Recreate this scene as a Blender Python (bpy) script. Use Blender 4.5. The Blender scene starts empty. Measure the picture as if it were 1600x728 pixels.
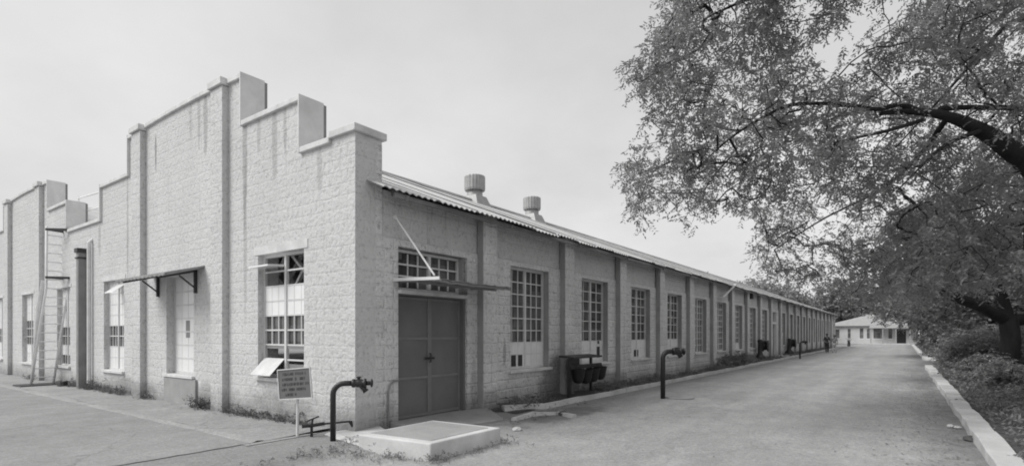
import bpy, bmesh, math, random
import numpy as np
from mathutils import noise as mnoise
from mathutils import Vector, Matrix
random.seed(7)
rng = np.random.default_rng(11)
S = bpy.context.scene
COL = S.collection
R = math.radians

# ------------------------------------------------------------------ camera frame (metres; building corner = origin)
F, EYE = 842.6, 1.6
CX, CY = -5.5146, -7.1126
CA, SA = math.cos(R(36)), math.sin(R(36))
def ray(u, depth, z):                      # a point at a given bearing and distance
    a = (u-800)/F
    return Vector((CX+depth*(CA+SA*a), CY+depth*(SA-CA*a), z))
def rayv(u, v, depth):
    return ray(u, depth, EYE+depth*(522-v)/F)

# ------------------------------------------------------------------ materials
class NT:
    def __init__(s, m):
        s.n = m.node_tree.nodes; s.l = m.node_tree.links
    def add(s, t, **k):
        n = s.n.new(t)
        for a, b in k.items():
            if a == 'inp':
                for i, v in b.items(): s.set(n, i, v)
            else: setattr(n, a, b)
        return n
    def set(s, n, i, v):
        if isinstance(v, bpy.types.NodeSocket): s.l.new(v, n.inputs[i])
        else: n.inputs[i].default_value = v
    def math(s, op, a, b=0.0, c=0.0, clamp=False):
        n = s.add('ShaderNodeMath', operation=op, use_clamp=clamp)
        s.set(n, 0, a); s.set(n, 1, b); s.set(n, 2, c)
        return n.outputs[0]
    def noise(s, vec, scale, detail=4, rough=.55):
        n = s.add('ShaderNodeTexNoise', inp={'Vector': vec, 'Scale': scale, 'Detail': detail, 'Roughness': rough})
        return n.outputs['Fac']
    def mapping(s, vec, sc):
        return s.add('ShaderNodeVectorMath', operation='MULTIPLY', inp={0: vec, 1: sc}).outputs[0]
    def maprange(s, v, a, b, c, d):
        n = s.add('ShaderNodeMapRange', inp={0: v, 1: a, 2: b, 3: c, 4: d})
        return n.outputs[0]
def grey(v): return (v, v, v, 1)
def base_mat(name):
    m = bpy.data.materials.new(name); m.use_nodes = True
    t = NT(m); b = t.n['Principled BSDF']
    return m, t, b
def mat(name, v, rough=.8, var=.12, scale=3.0, bump=0.0, bscale=40, metal=0.0, spec=.3, stretch=None, fine=.0):
    m, t, b = base_mat(name)
    co = t.add('ShaderNodeTexCoord').outputs['Object']
    c1 = t.mapping(co, stretch) if stretch else co
    n = t.noise(c1, scale, 6, .6)
    val = t.math('MULTIPLY', t.maprange(n, .25, .75, 1-var, 1+var), v)
    if fine:
        n2 = t.noise(co, 60, 3, .6)
        val = t.math('MULTIPLY', val, t.maprange(n2, .3, .7, 1-fine, 1+fine))
    t.set(b, 'Base Color', val); b.inputs['Roughness'].default_value = rough
    b.inputs['Metallic'].default_value = metal; b.inputs['Specular IOR Level'].default_value = spec
    if bump:
        h = t.noise(co, bscale, 6, .6)
        bp = t.add('ShaderNodeBump', inp={'Height': h, 'Strength': bump, 'Distance': .02})
        t.l.new(bp.outputs[0], b.inputs['Normal'])
    return m

def wall_mat(name, v, stains=(), rockiness=1.0, dirt=.5, hollow_shade_min=.74, course=.2):
    """rock-faced painted block masonry with weather streaks"""
    m, t, b = base_mat(name)
    co = t.add('ShaderNodeTexCoord').outputs['Object']
    nx = t.add('ShaderNodeSeparateXYZ', inp={0: t.add('ShaderNodeNewGeometry').outputs['True Normal']}).outputs[0]
    sx = t.add('ShaderNodeSeparateXYZ', inp={0: co})
    side = t.math('GREATER_THAN', t.math('ABSOLUTE', nx), .6)
    a = t.math('ADD', t.math('MULTIPLY', sx.outputs[1], side), t.math('MULTIPLY', sx.outputs[0], t.math('SUBTRACT', 1.0, side)))
    z = sx.outputs[2]
    vec = t.add('ShaderNodeCombineXYZ', inp={0: a, 1: z, 2: 0.0}).outputs[0]
    wob = t.noise(co, 5, 2)
    vec2 = t.add('ShaderNodeVectorMath', operation='ADD', inp={0: vec, 1: t.add('ShaderNodeCombineXYZ', inp={0: t.math('MULTIPLY', wob, .05), 1: t.math('MULTIPLY', wob, .06), 2: 0.0}).outputs[0]}).outputs[0]
    br = t.add('ShaderNodeTexBrick', offset=.5, inp={'Vector': vec2, 'Color1': grey(.25), 'Color2': grey(.85), 'Mortar': grey(.5), 'Scale': 1.0, 'Mortar Size': .03, 'Mortar Smooth': 1.0, 'Bias': 0.0, 'Brick Width': .42, 'Row Height': .205})
    fac = br.outputs['Fac']
    rock = t.noise(t.mapping(co, (1, 1, .8)), 13, 5, .62)
    rock2 = t.noise(co, 26, 4, .6)
    body = t.math('ADD', t.math('MULTIPLY', rock, 1.0), t.math('MULTIPLY', rock2, .35))
    h = t.math('ADD', t.math('MULTIPLY', body, t.math('SUBTRACT', 1.0, t.math('MULTIPLY', fac, course))), t.math('MULTIPLY', fac, .02))
    bp = t.add('ShaderNodeBump', inp={'Height': h, 'Strength': .6*rockiness, 'Distance': .06})
    t.l.new(bp.outputs[0], b.inputs['Normal'])
    # paint: patchy, shade darkened into the hollows of the rock face, streaks that run down
    patch = t.maprange(t.noise(co, .9, 5, .6), .3, .7, .93 if hollow_shade_min > .7 else .82, 1.05 if hollow_shade_min > .7 else 1.09)
    blk = t.math('ADD', .975, t.math('MULTIPLY', t.add('ShaderNodeSeparateColor', inp={0: br.outputs['Color']}).outputs[0], .045))
    hollow_shade = t.maprange(t.math('ADD', rock, t.math('MULTIPLY', rock2, .5)), .56, .72, hollow_shade_min, 1.0)
    joint = t.math('SUBTRACT', 1.0, t.math('MULTIPLY', fac, .05 if hollow_shade_min < .75 else .012))
    strk = t.noise(t.mapping(co, (5.0, 5.0, .22)), 2.2, 5, .65)
    topz = t.noise(t.mapping(co, (.6, .6, .1)), 1.5, 3)
    streak = t.math('SUBTRACT', 1.0, t.math('MULTIPLY', t.maprange(strk, .58, .78, 0, 1), t.maprange(topz, .4, .65, 0, dirt)))
    foot = t.math('SUBTRACT', 1.0, t.math('MULTIPLY', t.maprange(t.math('ADD', z, t.math('MULTIPLY', t.noise(co, 3, 4), -.55)), -.25, .28, .5, 0), 1.0, clamp=True))
    val = v
    for q in (patch, blk, hollow_shade, joint, streak, foot):
        val = t.math('MULTIPLY', val, q)
    for (a0, z0, ra, rz, amt) in stains:      # stains with an outline of their own: damp patch, drip marks
        da = t.math('DIVIDE', t.math('SUBTRACT', a, a0), ra); dz = t.math('DIVIDE', t.math('SUBTRACT', z, z0), rz)
        d = t.math('ADD', t.math('SQRT', t.math('ADD', t.math('MULTIPLY', da, da), t.math('MULTIPLY', dz, dz))), t.math('MULTIPLY', t.math('SUBTRACT', t.noise(co, 4, 4), .5), .9))
        val = t.math('MULTIPLY', val, t.math('SUBTRACT', 1.0, t.maprange(d, .75, 1.15, amt, 0)))
    t.set(b, 'Base Color', val); b.inputs['Roughness'].default_value = .85; b.inputs['Specular IOR Level'].default_value = .2
    return m

def ground_mat(name, v, kind):
    m, t, b = base_mat(name)
    co = t.add('ShaderNodeTexCoord').outputs['Object']
    s = t.add('ShaderNodeSeparateXYZ', inp={0: co})
    big = t.noise(co, .35, 6, .6); mid = t.noise(co, 2.2, 6, .65); fine = t.noise(co, 45, 4, .7)
    track = t.noise(t.mapping(co, (.06, 1.1, 1)), 1.3, 4, .55)
    val = t.math('MULTIPLY', v, t.maprange(big, .3, .7, .88, 1.1))
    val = t.math('MULTIPLY', val, t.maprange(mid, .3, .7, .93, 1.06))
    val = t.math('MULTIPLY', val, t.maprange(fine, .3, .7, .86, 1.12))
    if kind == 'road':
        val = t.math('MULTIPLY', val, t.maprange(track, .3, .7, .9, 1.08))
        edge = t.math('ADD', s.outputs[1], t.math('MULTIPLY', t.math('SUBTRACT', mid, .5), 1.6))
        val = t.math('MULTIPLY', val, t.maprange(edge, -8.1, -7.0, .62, 1.0))     # trodden earth and litter along the verge
        edge2 = t.math('ADD', s.outputs[1], t.math('MULTIPLY', t.math('SUBTRACT', mid, .5), .8))
        val = t.math('MULTIPLY', val, t.maprange(edge2, -1.5, -.95, 1.0, .78))
        px = t.math('DIVIDE', t.math('SUBTRACT', s.outputs[0], 3.9), 1.9); py = t.math('DIVIDE', t.math('SUBTRACT', s.outputs[1], -1.55), .55)
        pd = t.math('ADD', t.math('SQRT', t.math('ADD', t.math('MULTIPLY', px, px), t.math('MULTIPLY', py, py))), t.math('MULTIPLY', t.math('SUBTRACT', mid, .5), 2.2))
        val = t.math('MULTIPLY', val, t.maprange(pd, .6, 1.1, .62, 1.0))
        spots = t.noise(co, 6, 4, .75)
        val = t.math('MULTIPLY', val, t.maprange(spots, .62, .72, 1.0, .78))
    if kind == 'slab':
        sp = t.noise(co, 1.1, 5, .7)
        val = t.math('MULTIPLY', val, t.maprange(sp, .6, .75, 1.0, .86))
    if kind in ('road', 'slab'):      # hairline cracks, grit, dusty drifts
        wv = t.add('ShaderNodeVectorMath', operation='ADD', inp={0: co, 1: t.add('ShaderNodeVectorMath', operation='SCALE', inp={0: t.add('ShaderNodeTexNoise', inp={'Vector': co, 'Scale': 1.3, 'Detail': 5}).outputs['Color'], 'Scale': .9}).outputs[0]}).outputs[0]
        vo = t.add('ShaderNodeTexVoronoi', feature='DISTANCE_TO_EDGE', inp={'Vector': wv, 'Scale': .42 if kind == 'slab' else .3})
        crk = t.maprange(vo.outputs['Distance'], .0, .008, .72 if kind == 'slab' else .85, 1.0)
        val = t.math('MULTIPLY', val, crk)
        gr2 = t.noise(co, 24, 3, .75); val = t.math('MULTIPLY', val, t.maprange(gr2, .32, .68, .80, 1.16)); gr3 = t.noise(co, 8, 3, .7); val = t.math('MULTIPLY', val, t.maprange(gr3, .32, .68, .90, 1.07))
        grit = t.noise(co, 130, 2, .7); val = t.math('MULTIPLY', val, t.maprange(grit, .3, .7, .84, 1.13))
        drift = t.noise(t.mapping(co, (1, 1.8, 1)), .9, 7, .7); val = t.math('MULTIPLY', val, t.maprange(drift, .35, .65, .9, 1.08))
        peb = t.add('ShaderNodeTexVoronoi', inp={'Vector': co, 'Scale': 9.0}); val = t.math('MULTIPLY', val, t.maprange(t.math('ADD', peb.outputs['Distance'], t.math('MULTIPLY', mid, .35)), .19, .25, .72, 1.0))
    t.set(b, 'Base Color', val); b.inputs['Roughness'].default_value = .9; b.inputs['Specular IOR Level'].default_value = .2
    h = t.math('ADD', t.math('MULTIPLY', mid, .5), t.math('MULTIPLY', fine, .25))
    bp = t.add('ShaderNodeBump', inp={'Height': h, 'Strength': .35 if kind != 'soil' else .8, 'Distance': .04})
    t.l.new(bp.outputs[0], b.inputs['Normal'])
    return m

def leaf_mat(name, v, trans=.35, var=.35, scale=1.5):
    m = bpy.data.materials.new(name); m.use_nodes = True
    t = NT(m); t.n.clear()
    co = t.add('ShaderNodeTexCoord').outputs['Object']
    n1 = t.noise(co, scale, 4, .6); n2 = t.noise(co, 23, 2, .5)
    val = t.math('MULTIPLY', t.math('MULTIPLY', v, t.maprange(n1, .3, .7, 1-var, 1+var)), t.maprange(n2, .25, .75, .7, 1.3))
    d = t.add('ShaderNodeBsdfDiffuse', inp={'Color': val})
    tr = t.add('ShaderNodeBsdfTranslucent', inp={'Color': val})
    gl = t.add('ShaderNodeBsdfGlossy', inp={'Color': grey(.8), 'Roughness': .45})
    mx = t.add('ShaderNodeMixShader', inp={0: trans, 1: d.outputs[0], 2: tr.outputs[0]})
    mx2 = t.add('ShaderNodeMixShader', inp={0: .05, 1: mx.outputs[0], 2: gl.outputs[0]})
    o = t.add('ShaderNodeOutputMaterial'); t.l.new(mx2.outputs[0], o.inputs[0])
    return m

def glass_mat(name, lo, hi, rough=.12):
    """old window glass: dusty, uneven, mirror-like enough to pick up trees and sky"""
    m, t, b = base_mat(name)
    co = t.add('ShaderNodeTexCoord').outputs['Object']
    wn = t.add('ShaderNodeTexWhiteNoise', noise_dimensions='3D', inp={0: t.add('ShaderNodeVectorMath', operation='FLOOR', inp={0: t.mapping(co, (2.6, 2.6, 3.4))}).outputs[0]})
    n = t.noise(t.mapping(co, (4, 4, .5)), 2.5, 4, .6)
    val = t.maprange(t.math('ADD', t.math('MULTIPLY', wn.outputs[0], .45), t.math('MULTIPLY', n, .8)), .3, .95, lo, hi)
    t.set(b, 'Base Color', val); b.inputs['Roughness'].default_value = rough; b.inputs['Specular IOR Level'].default_value = .5
    bp = t.add('ShaderNodeBump', inp={'Height': t.noise(co, 5, 2), 'Strength': .12, 'Distance': .02})
    t.l.new(bp.outputs[0], b.inputs['Normal'])
    return m

M = {}
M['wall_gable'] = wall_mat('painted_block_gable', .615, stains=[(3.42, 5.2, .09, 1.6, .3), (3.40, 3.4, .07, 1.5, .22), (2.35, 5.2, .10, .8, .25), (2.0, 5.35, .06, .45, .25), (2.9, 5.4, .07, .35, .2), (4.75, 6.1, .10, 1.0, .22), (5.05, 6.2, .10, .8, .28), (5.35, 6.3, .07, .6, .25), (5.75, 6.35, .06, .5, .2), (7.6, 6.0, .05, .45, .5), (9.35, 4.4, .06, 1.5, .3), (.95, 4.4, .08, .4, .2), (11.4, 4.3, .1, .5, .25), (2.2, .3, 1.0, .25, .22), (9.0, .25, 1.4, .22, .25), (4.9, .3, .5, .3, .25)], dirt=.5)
M['wall_side'] = wall_mat('painted_block_side', .74, stains=[(6.35, .3, .95, .85, .55), (2.95, .3, .12, .8, .25), (4.0, 1.2, .06, .3, .4), (.3, 1.05, .05, .16, .55), (8.9, .15, 1.6, .35, .35)], dirt=.6, rockiness=1.7, hollow_shade_min=.60, course=.4)
M['pilaster'] = wall_mat('painted_block_pilaster', .72, stains=[(6.6, .25, .8, .8, .5), (9.9, .1, .5, .35, .35), (3.3, .1, .4, .35, .3), (13.2, .1, .4, .4, .3)], rockiness=1.5, dirt=.8, hollow_shade_min=.66, course=.35)
M['frieze'] = wall_mat('painted_block_eave_shade', .60, rockiness=1.1, dirt=.6, hollow_shade_min=.75, course=.4)  # wall block in a darker tone, carrying the shade under the eave
M['plaster'] = mat('pale_plaster', .66, .85, .14, 3.5, .4, 22)
M['render'] = mat('cement_render', .46, .9, .12, 1.6, .25, 30)
M['coping'] = mat('coping_cement', .62, .85, .22, 3.0, .3, 30)
M['white'] = mat('white_paint', .74, .6, .07, 3.0, .1, 40)
M['bar'] = mat('window_bar_paint', .62, .6, .1, 5.0)
M['bar_side'] = mat('window_bar_dusty', .66, .6, .15, 5.0)
M['frost'] = mat('whitened_glass', .82, .25, .06, 2.0, spec=.5)
M['board'] = mat('whitened_board', .76, .6, .12, 3.0, .1, 30)
M['glass'] = glass_mat('dusty_dark_glass', .02, .17)
M['glass_far'] = glass_mat('dusty_grey_glass', .06, .24, .2)
M['dark'] = mat('dark_metal', .035, .5, .3, 6.0, .2, 40, spec=.4)
M['black'] = mat('black_iron_paint', .02, .45, .3, 8.0, .2, 60, spec=.5)
M['door'] = mat('grey_steel_door_paint', .165, .5, .16, 1.6, .1, 20)
M['doorrail'] = mat('door_rail_paint', .21, .5, .15, 4.0)
M['sheet'] = mat('canopy_sheet', .26, .6, .4, 5.0, .2, 30)
M['roof'] = mat('asbestos_cement_roof', .52, .9, .22, 1.6, .35, 30, fine=.1)
M['vent'] = mat('galvanised_vent', .34, .5, .2, 5.0, .1, 30, metal=.2)
M['conc'] = mat('plain_concrete', .33, .9, .16, 2.5, .4, 30, fine=.1)
M['kerb'] = mat('whitewashed_kerb', .57, .85, .24, 1.2, .4, 25, fine=.08)
M['kerb2'] = mat('whitewashed_plinth', .56, .8, .22, 1.6, .3, 25, fine=.06)
M['pipe'] = mat('grey_pipe_paint', .24, .6, .2, 4.0, .1, 30)
M['ladder'] = mat('pale_ladder_paint', .78, .6, .12, 4.0)
M['signb'] = mat('sign_board_grey', .15, .6, .12, 6.0)
M['bark'] = mat('dark_bark', .035, .95, .4, 5.0, .9, 18, stretch=(1, 1, .35))
M['soil'] = ground_mat('dark_soil', .11, 'soil')
M['earth'] = ground_mat('dry_earth', .27, 'soil')
M['road'] = ground_mat('road_surface', .36, 'road')
M['yard'] = ground_mat('yard_concrete', .30, 'slab')
M['path'] = ground_mat('footpath_concrete', .335, 'slab')
M['pathedge'] = ground_mat('worn_path_edge', .355, 'slab')
M['side_shade'] = mat('painted_side_shade', .32, .9, .2, 2.0, .3, 30)  # dark tone standing in for shade on pilaster sides and window reveals
M['crack'] = mat('joint_filler', .16, .9, .3, 5.0)
M['leafA'] = leaf_mat('neem_leaf', .25, .5, .38, 1.1)
M['leafB'] = leaf_mat('dense_leaf', .20, .4, .45, .8)
M['leafC'] = leaf_mat('far_leaf', .26, .3, .35, .25)
M['leafD'] = leaf_mat('shrub_leaf', .26, .4, .45, 1.2)
M['leafW'] = leaf_mat('weed_leaf', .14, .3, .5, 3.0)
M['leafG'] = leaf_mat('dry_weed_leaf', .17, .3, .5, 3.0)
M['litter'] = mat('dry_leaf', .2, .9, .5, 9.0)
M['grass'] = leaf_mat('grass_blade', .3, .3, .4, 2.0)
M['skin'] = mat('skin', .16, .6, .05)
M['hair'] = mat('hair', .015, .6, .05)
M['cloth_dark'] = mat('dark_cloth', .045, .9, .15)
M['cloth_mid'] = mat('grey_cloth', .20, .9, .15)
M['cloth_pale'] = mat('pale_cloth', .48, .9, .12)
M['housewall'] = mat('house_wall_paint', .54, .8, .1, .8)
M['houseroof'] = mat('pale_tiled_roof', .34, .9, .15, 2.0, .3, 20)

# ------------------------------------------------------------------ mesh collector
class MB:
    def __init__(s): s.v = []; s.f = []
    def add(s, vs, fs):
        k = len(s.v); s.v += [tuple(p) for p in vs]; s.f += [tuple(i+k for i in f) for f in fs]; return s
    def hexa(s, b, t):        # four bottom corners, four top corners
        return s.add(list(b)+list(t), [(3,2,1,0),(4,5,6,7),(0,1,5,4),(1,2,6,5),(2,3,7,6),(3,0,4,7)])
    def box(s, x0, x1, y0, y1, z0, z1):
        return s.hexa([(x0,y0,z0),(x1,y0,z0),(x1,y1,z0),(x0,y1,z0)], [(x0,y0,z1),(x1,y0,z1),(x1,y1,z1),(x0,y1,z1)])
    def quad(s, a, b, c, d): return s.add([a,b,c,d], [(0,1,2,3)])
    def tube(s, pts, rad, n=8, cap=True):
        pts = [Vector(p) for p in pts]
        if not isinstance(rad, (list, tuple)): rad = [rad]*len(pts)
        rings = []; up = None
        for i, p in enumerate(pts):
            d = (pts[min(i+1, len(pts)-1)]-pts[max(i-1, 0)]).normalized()
            if up is None:
                up = Vector((0,0,1)) if abs(d.z) < .9 else Vector((1,0,0))
            x = d.cross(up)
            x = x.normalized() if x.length > 1e-5 else d.orthogonal().normalized()
            y = x.cross(d).normalized(); up = y
            rings.append([p+(x*math.cos(2*math.pi*k/n)+y*math.sin(2*math.pi*k/n))*rad[i] for k in range(n)])
        vs = [q for r in rings for q in r]; fs = []
        for i in range(len(rings)-1):
            for k in range(n):
                a = i*n+k; b = i*n+(k+1) % n
                fs.append((a, b, b+n, a+n))
        if cap:
            fs.append(tuple(reversed(range(n)))); fs.append(tuple(range((len(rings)-1)*n, len(rings)*n)))
        return s.add(vs, fs)
    def lathe(s, c, prof, n=20, axis='z', ripple=0):
        vs = []; fs = []
        for (r, h) in prof:
            for k in range(n):
                a = 2*math.pi*k/n; rr = r*(1+ripple*(1 if k % 2 else -1))
                p = (rr*math.cos(a), rr*math.sin(a), h)
                if axis == 'x': p = (p[2], p[0], p[1])
                if axis == 'y': p = (p[0], p[2], p[1])
                vs.append((c[0]+p[0], c[1]+p[1], c[2]+p[2]))
        for i in range(len(prof)-1):
            for k in range(n):
                a = i*n+k; b = i*n+(k+1) % n
                fs.append((a, b, b+n, a+n))
        fs.append(tuple(reversed(range(n)))); fs.append(tuple(range((len(prof)-1)*n, len(prof)*n)))
        return s.add(vs, fs)
    def bar(s, p, q, w, h=None, up=(0,0,1)):
        p, q = Vector(p), Vector(q); h = h or w
        d = (q-p).normalized(); u = Vector(up)
        if abs(d.dot(u)) > .95: u = Vector((0,1,0))
        x = d.cross(u).normalized()*w/2; y = x.cross(d).normalized()*h/2
        return s.hexa([p-x-y, p+x-y, p+x+y, p-x+y], [q-x-y, q+x-y, q+x+y, q-x+y])
    def build(s, name, m, parent=None, bevel=0, smooth=False, origin=None):
        me = bpy.data.meshes.new(name)
        vs = s.v if origin is None else [(a-origin[0], b-origin[1], c-origin[2]) for a, b, c in s.v]
        me.from_pydata(vs, [], s.f)
        bm = bmesh.new(); bm.from_mesh(me); bmesh.ops.recalc_face_normals(bm, faces=bm.faces); bm.to_mesh(me); bm.free()
        if smooth:
            me.polygons.foreach_set('use_smooth', [True]*len(me.polygons))
        me.materials.append(m)
        o = bpy.data.objects.new(name, me); COL.objects.link(o)
        if origin is not None: o.location = origin
        if parent: o.parent = parent
        if bevel:
            b = o.modifiers.new('bevel', 'BEVEL'); b.width = bevel; b.segments = 2; b.limit_method = 'ANGLE'
        if smooth:
            try:
                with bpy.context.temp_override(object=o, active_object=o, selected_objects=[o], selected_editable_objects=[o]):
                    bpy.ops.object.shade_auto_smooth(angle=R(40))
            except Exception: pass
        return o
def tag(o, label=None, cat=None, group=None, kind=None):
    if label: o['label'] = label
    if cat: o['category'] = cat
    if group: o['group'] = group
    if kind: o['kind'] = kind
    return o
def thing(name, label, cat, loc=(0,0,0), rz=0, group=None):
    o = bpy.data.objects.new(name, None); COL.objects.link(o)
    o.location = loc; o.rotation_euler = (0,0,rz); o.empty_display_size = .2
    return tag(o, label, cat, group)
def copy_tree(o, parent=None):
    c = o.copy(); COL.objects.link(c)
    if parent: c.parent = parent
    for ch in list(o.children): copy_tree(ch, c)
    return c
def struct(o): o['kind'] = 'structure'; return o

def fast_mesh(name, verts, quads, m, parent=None):
    me = bpy.data.meshes.new(name)
    nv, nf = len(verts), len(quads); k = quads.shape[1]
    me.vertices.add(nv); me.vertices.foreach_set('co', np.ascontiguousarray(verts, dtype=np.float32).ravel())
    me.loops.add(nf*k); me.loops.foreach_set('vertex_index', np.ascontiguousarray(quads, dtype=np.int32).ravel())
    me.polygons.add(nf); me.polygons.foreach_set('loop_start', np.arange(0, nf*k, k, dtype=np.int32))
    me.update(calc_edges=True); me.validate()
    me.materials.append(m)
    o = bpy.data.objects.new(name, me); COL.objects.link(o)
    if parent: o.parent = parent
    return o

# ------------------------------------------------------------------ ground, road, pavings
def sheet(name, pts, z, m):
    mb = MB(); mb.add([(x, y, z) for x, y in pts], [tuple(range(len(pts)))])
    return struct(mb.build(name, m))
def relief(name, x0, x1, y0, y1, nx, ny, hf, m):
    mb = MB(); vs = []; fs = []
    for i in range(nx+1):
        for j in range(ny+1):
            x = x0+(x1-x0)*i/nx; y = y0+(y1-y0)*j/ny
            vs.append((x, y, hf(x, y)))
    for i in range(nx):
        for j in range(ny):
            a = i*(ny+1)+j; fs.append((a, a+ny+1, a+ny+2, a+1))
    mb.add(vs, fs); return struct(mb.build(name, m, smooth=True))
sheet('ground', [(-600,-600),(900,-600),(900,900),(-600,900)], -.012, M['earth'])
sheet('road', [(-30,-8.1),(120,-8.1),(120,-.2),(0,-.2),(-.3,.64),(-30,.64)], -.004, M['road'])
sheet('cross_road', [(27.4,-40),(36.5,-40),(36.5,-8.1),(27.4,-8.1)], -.004, M['road'])
sheet('yard', [(-30,.66),(-1.22,.66),(-1.22,60),(-30,60)], .0, M['yard'])
relief('footpath', -1.2, .05, .66, 60, 6, 200, lambda x, y: .012+.012*math.sin(y*1.3)*math.cos(x*3)+.01*(x+1.2), M['path'])
relief('path_edge', -1.36, -1.14, .68, 60, 2, 300, lambda x, y: (.022 if abs(x+1.25) < .05 else (.012 if x > -1.25 else -.004))+.003*math.sin(y*2.3+x)+.003*math.sin(y*7.1), M['pathedge'])
# joint between the yard slab and the road: a thin ragged line of filler
mb = MB(); x = -3.9; pts = []
while x < -.4:
    pts.append((x, .655+random.uniform(-.015,.015))); x += .12
for (a, b) in zip(pts[:-1], pts[1:]):
    w0 = random.uniform(.012,.028)
    mb.quad((a[0],a[1]-w0,.004),(b[0],b[1]-w0,.004),(b[0],b[1]+w0*.6,.004),(a[0],a[1]+w0*.6,.004))
struct(mb.build('paving_joint', M['crack']))
sheet('paving_band', [(-1.5,.5),(-.35,.52),(-.35,.62),(-1.5,.63)], .004, M['path'])
# soil strip between wall and kerb
relief('soil_strip', 3.3, 72, -.80, .03, 280, 5, lambda x, y: .03+.03*math.sin(x*2.1+y*5)+.02*math.sin(x*5.3)+.05*(y+.8)*(y+.8), M['soil'])
# right verge
relief('verge', -6, 27.0, -30, -8.22, 90, 60, lambda x, y: .05+.05*math.sin(x*1.1+y)*math.sin(y*1.7)+min(.12, max(0, (-8.3-y)*.05)), M['soil'])
relief('verge', 37, 115, -40, -8.3, 60, 40, lambda x, y: .06+.05*math.sin(x*.6+y), M['soil'])
# kerbs
def kerb(pts, w, h, name='kerb', m='kerb', step=.8):
    """a run of cast kerb, a little uneven, following a line"""
    mb = MB(); ring = []
    P = [Vector((p[0], p[1], 0)) for p in pts]; out = []
    for a, b in zip(P[:-1], P[1:]):
        n = max(1, int((b-a).length/step))
        out += [a.lerp(b, i/n) for i in range(n)]
    out.append(P[-1])
    for i, p in enumerate(out):
        d = (out[min(i+1, len(out)-1)]-out[max(i-1, 0)]).normalized(); nrm = Vector((-d.y, d.x, 0))
        j = random.uniform(-.015,.015); hh = h+random.uniform(-.015,.012)
        a = p-nrm*(w/2+j); b = p+nrm*(w/2-j)
        a2 = p-nrm*(w/2-.015+j); b2 = p+nrm*(w/2-.015-j)
        ring.append([(a.x,a.y,-.05),(a2.x,a2.y,hh-.012),(a2.x+.0,a2.y,hh),(b2.x,b2.y,hh),(b.x,b.y,hh-.015),(b.x,b.y,-.05)])
    for r0, r1 in zip(ring[:-1], ring[1:]):
        A = [Vector(q) for q in r0]; C_ = [Vector(q) for q in r1]; dd = (C_[0]-A[0]).normalized()*.006
        lift = Vector((random.uniform(-.006,.006), random.uniform(-.006,.006), random.uniform(-.01,.008)))
        A = [q+dd+lift for q in A]; C_ = [q-dd+lift for q in C_]
        mb.add(A+C_, [(k, k+1, k+7, k+6) for k in range(5)]+[(5,0,6,11), (0,1,2,3,4,5), (11,10,9,8,7,6)])
    return struct(mb.build(name, M[m]))
kerb([(3.45,-.36),(4.3,-.82),(20,-.86),(72,-.9)], .15, .10)
kerb([(2.6,-1.25),(3.35,-1.2),(3.75,-1.5),(3.55,-2.0)], .12, .06)
kerb([(-6,-8.11),(26.9,-8.07)], .29, .15)
kerb([(36.4,-14),(36.2,-9.2),(36.9,-8.25),(115,-8.15)], .3, .15)

# ------------------------------------------------------------------ main building
B = thing('factory_building', 'long painted block factory with stepped gable front and row of side windows', 'building')
def mL(a, d, z): return (d, a, z)          # gable front: plane x=0, a runs along y, d goes in
def mR(a, d, z): return (a, d, z)          # long side: plane y=0
def pbox(mb, mp, a0, a1, d0, d1, z0, z1, za=None):
    za = z1 if za is None else za           # top height at a1 (sloping tops)
    return mb.hexa([mp(a0,d0,z0),mp(a1,d0,z0),mp(a1,d1,z0),mp(a0,d1,z0)], [mp(a0,d0,z1),mp(a1,d0,za),mp(a1,d1,za),mp(a0,d1,z1)])
def wall(mb, mp, d0, d1, z0, top, breaks, holes):
    bs = sorted(set([round(b, 4) for b in breaks]+[round(h[i], 4) for h in holes for i in (0, 1)]))
    for a0, a1 in zip(bs[:-1], bs[1:]):
        am = (a0+a1)/2; hs = sorted((h[2], h[3]) for h in holes if h[0] < am < h[1])
        za, zb = top(a0+1e-4), top(a1-1e-4); z = z0
        for (h0, h1) in hs:
            if h0 > z+1e-4: pbox(mb, mp, a0, a1, d0, d1, z, h0)
            z = h1
        pbox(mb, mp, a0, a1, d0, d1, z, za, zb)
PER = 12.65; CEN = 6.35
def gtop(a):
    y = a % PER
    y = min(y, 2*CEN-y) if y <= 2*CEN else y
    y = abs(y)
    if y < 1.5: return 4.78
    if y < 3.5: return 5.71
    return 6.66+.08*(1-((y-CEN)/(CEN-3.5))**2)
NG = 3
br = []
for g in range(NG):
    o = g*PER
    br += [o, o+1.5, o+3.5, o+4.2, o+4.9, o+5.6, o+6.35, o+7.1, o+7.8, o+8.5, o+2*CEN-3.5, o+2*CEN-1.5]
br.append(NG*PER)
lw = []
for g in range(NG):
    o = g*PER
    lw += [(o+1.41, o+2.93, .80, 3.11), (o+5.6, o+7.0, .68, 2.95), (o+9.6, o+11.06, .62, 3.07)]
lw[3] = (13.95, 15.25, .60, 3.08); lw[4] = (17.95, 19.4, .58, 3.05)
mb = MB(); wall(mb, mL, 0, .42, -.1, gtop, br, lw)
mb.build('gable_wall', M['wall_gable'], B)
# corner end block (thicker pier at the corner)
mb = MB(); mb.box(.42, .55, 0, .62, -.1, 4.78); mb.build('corner_pier', M['wall_side'], B)
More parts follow.
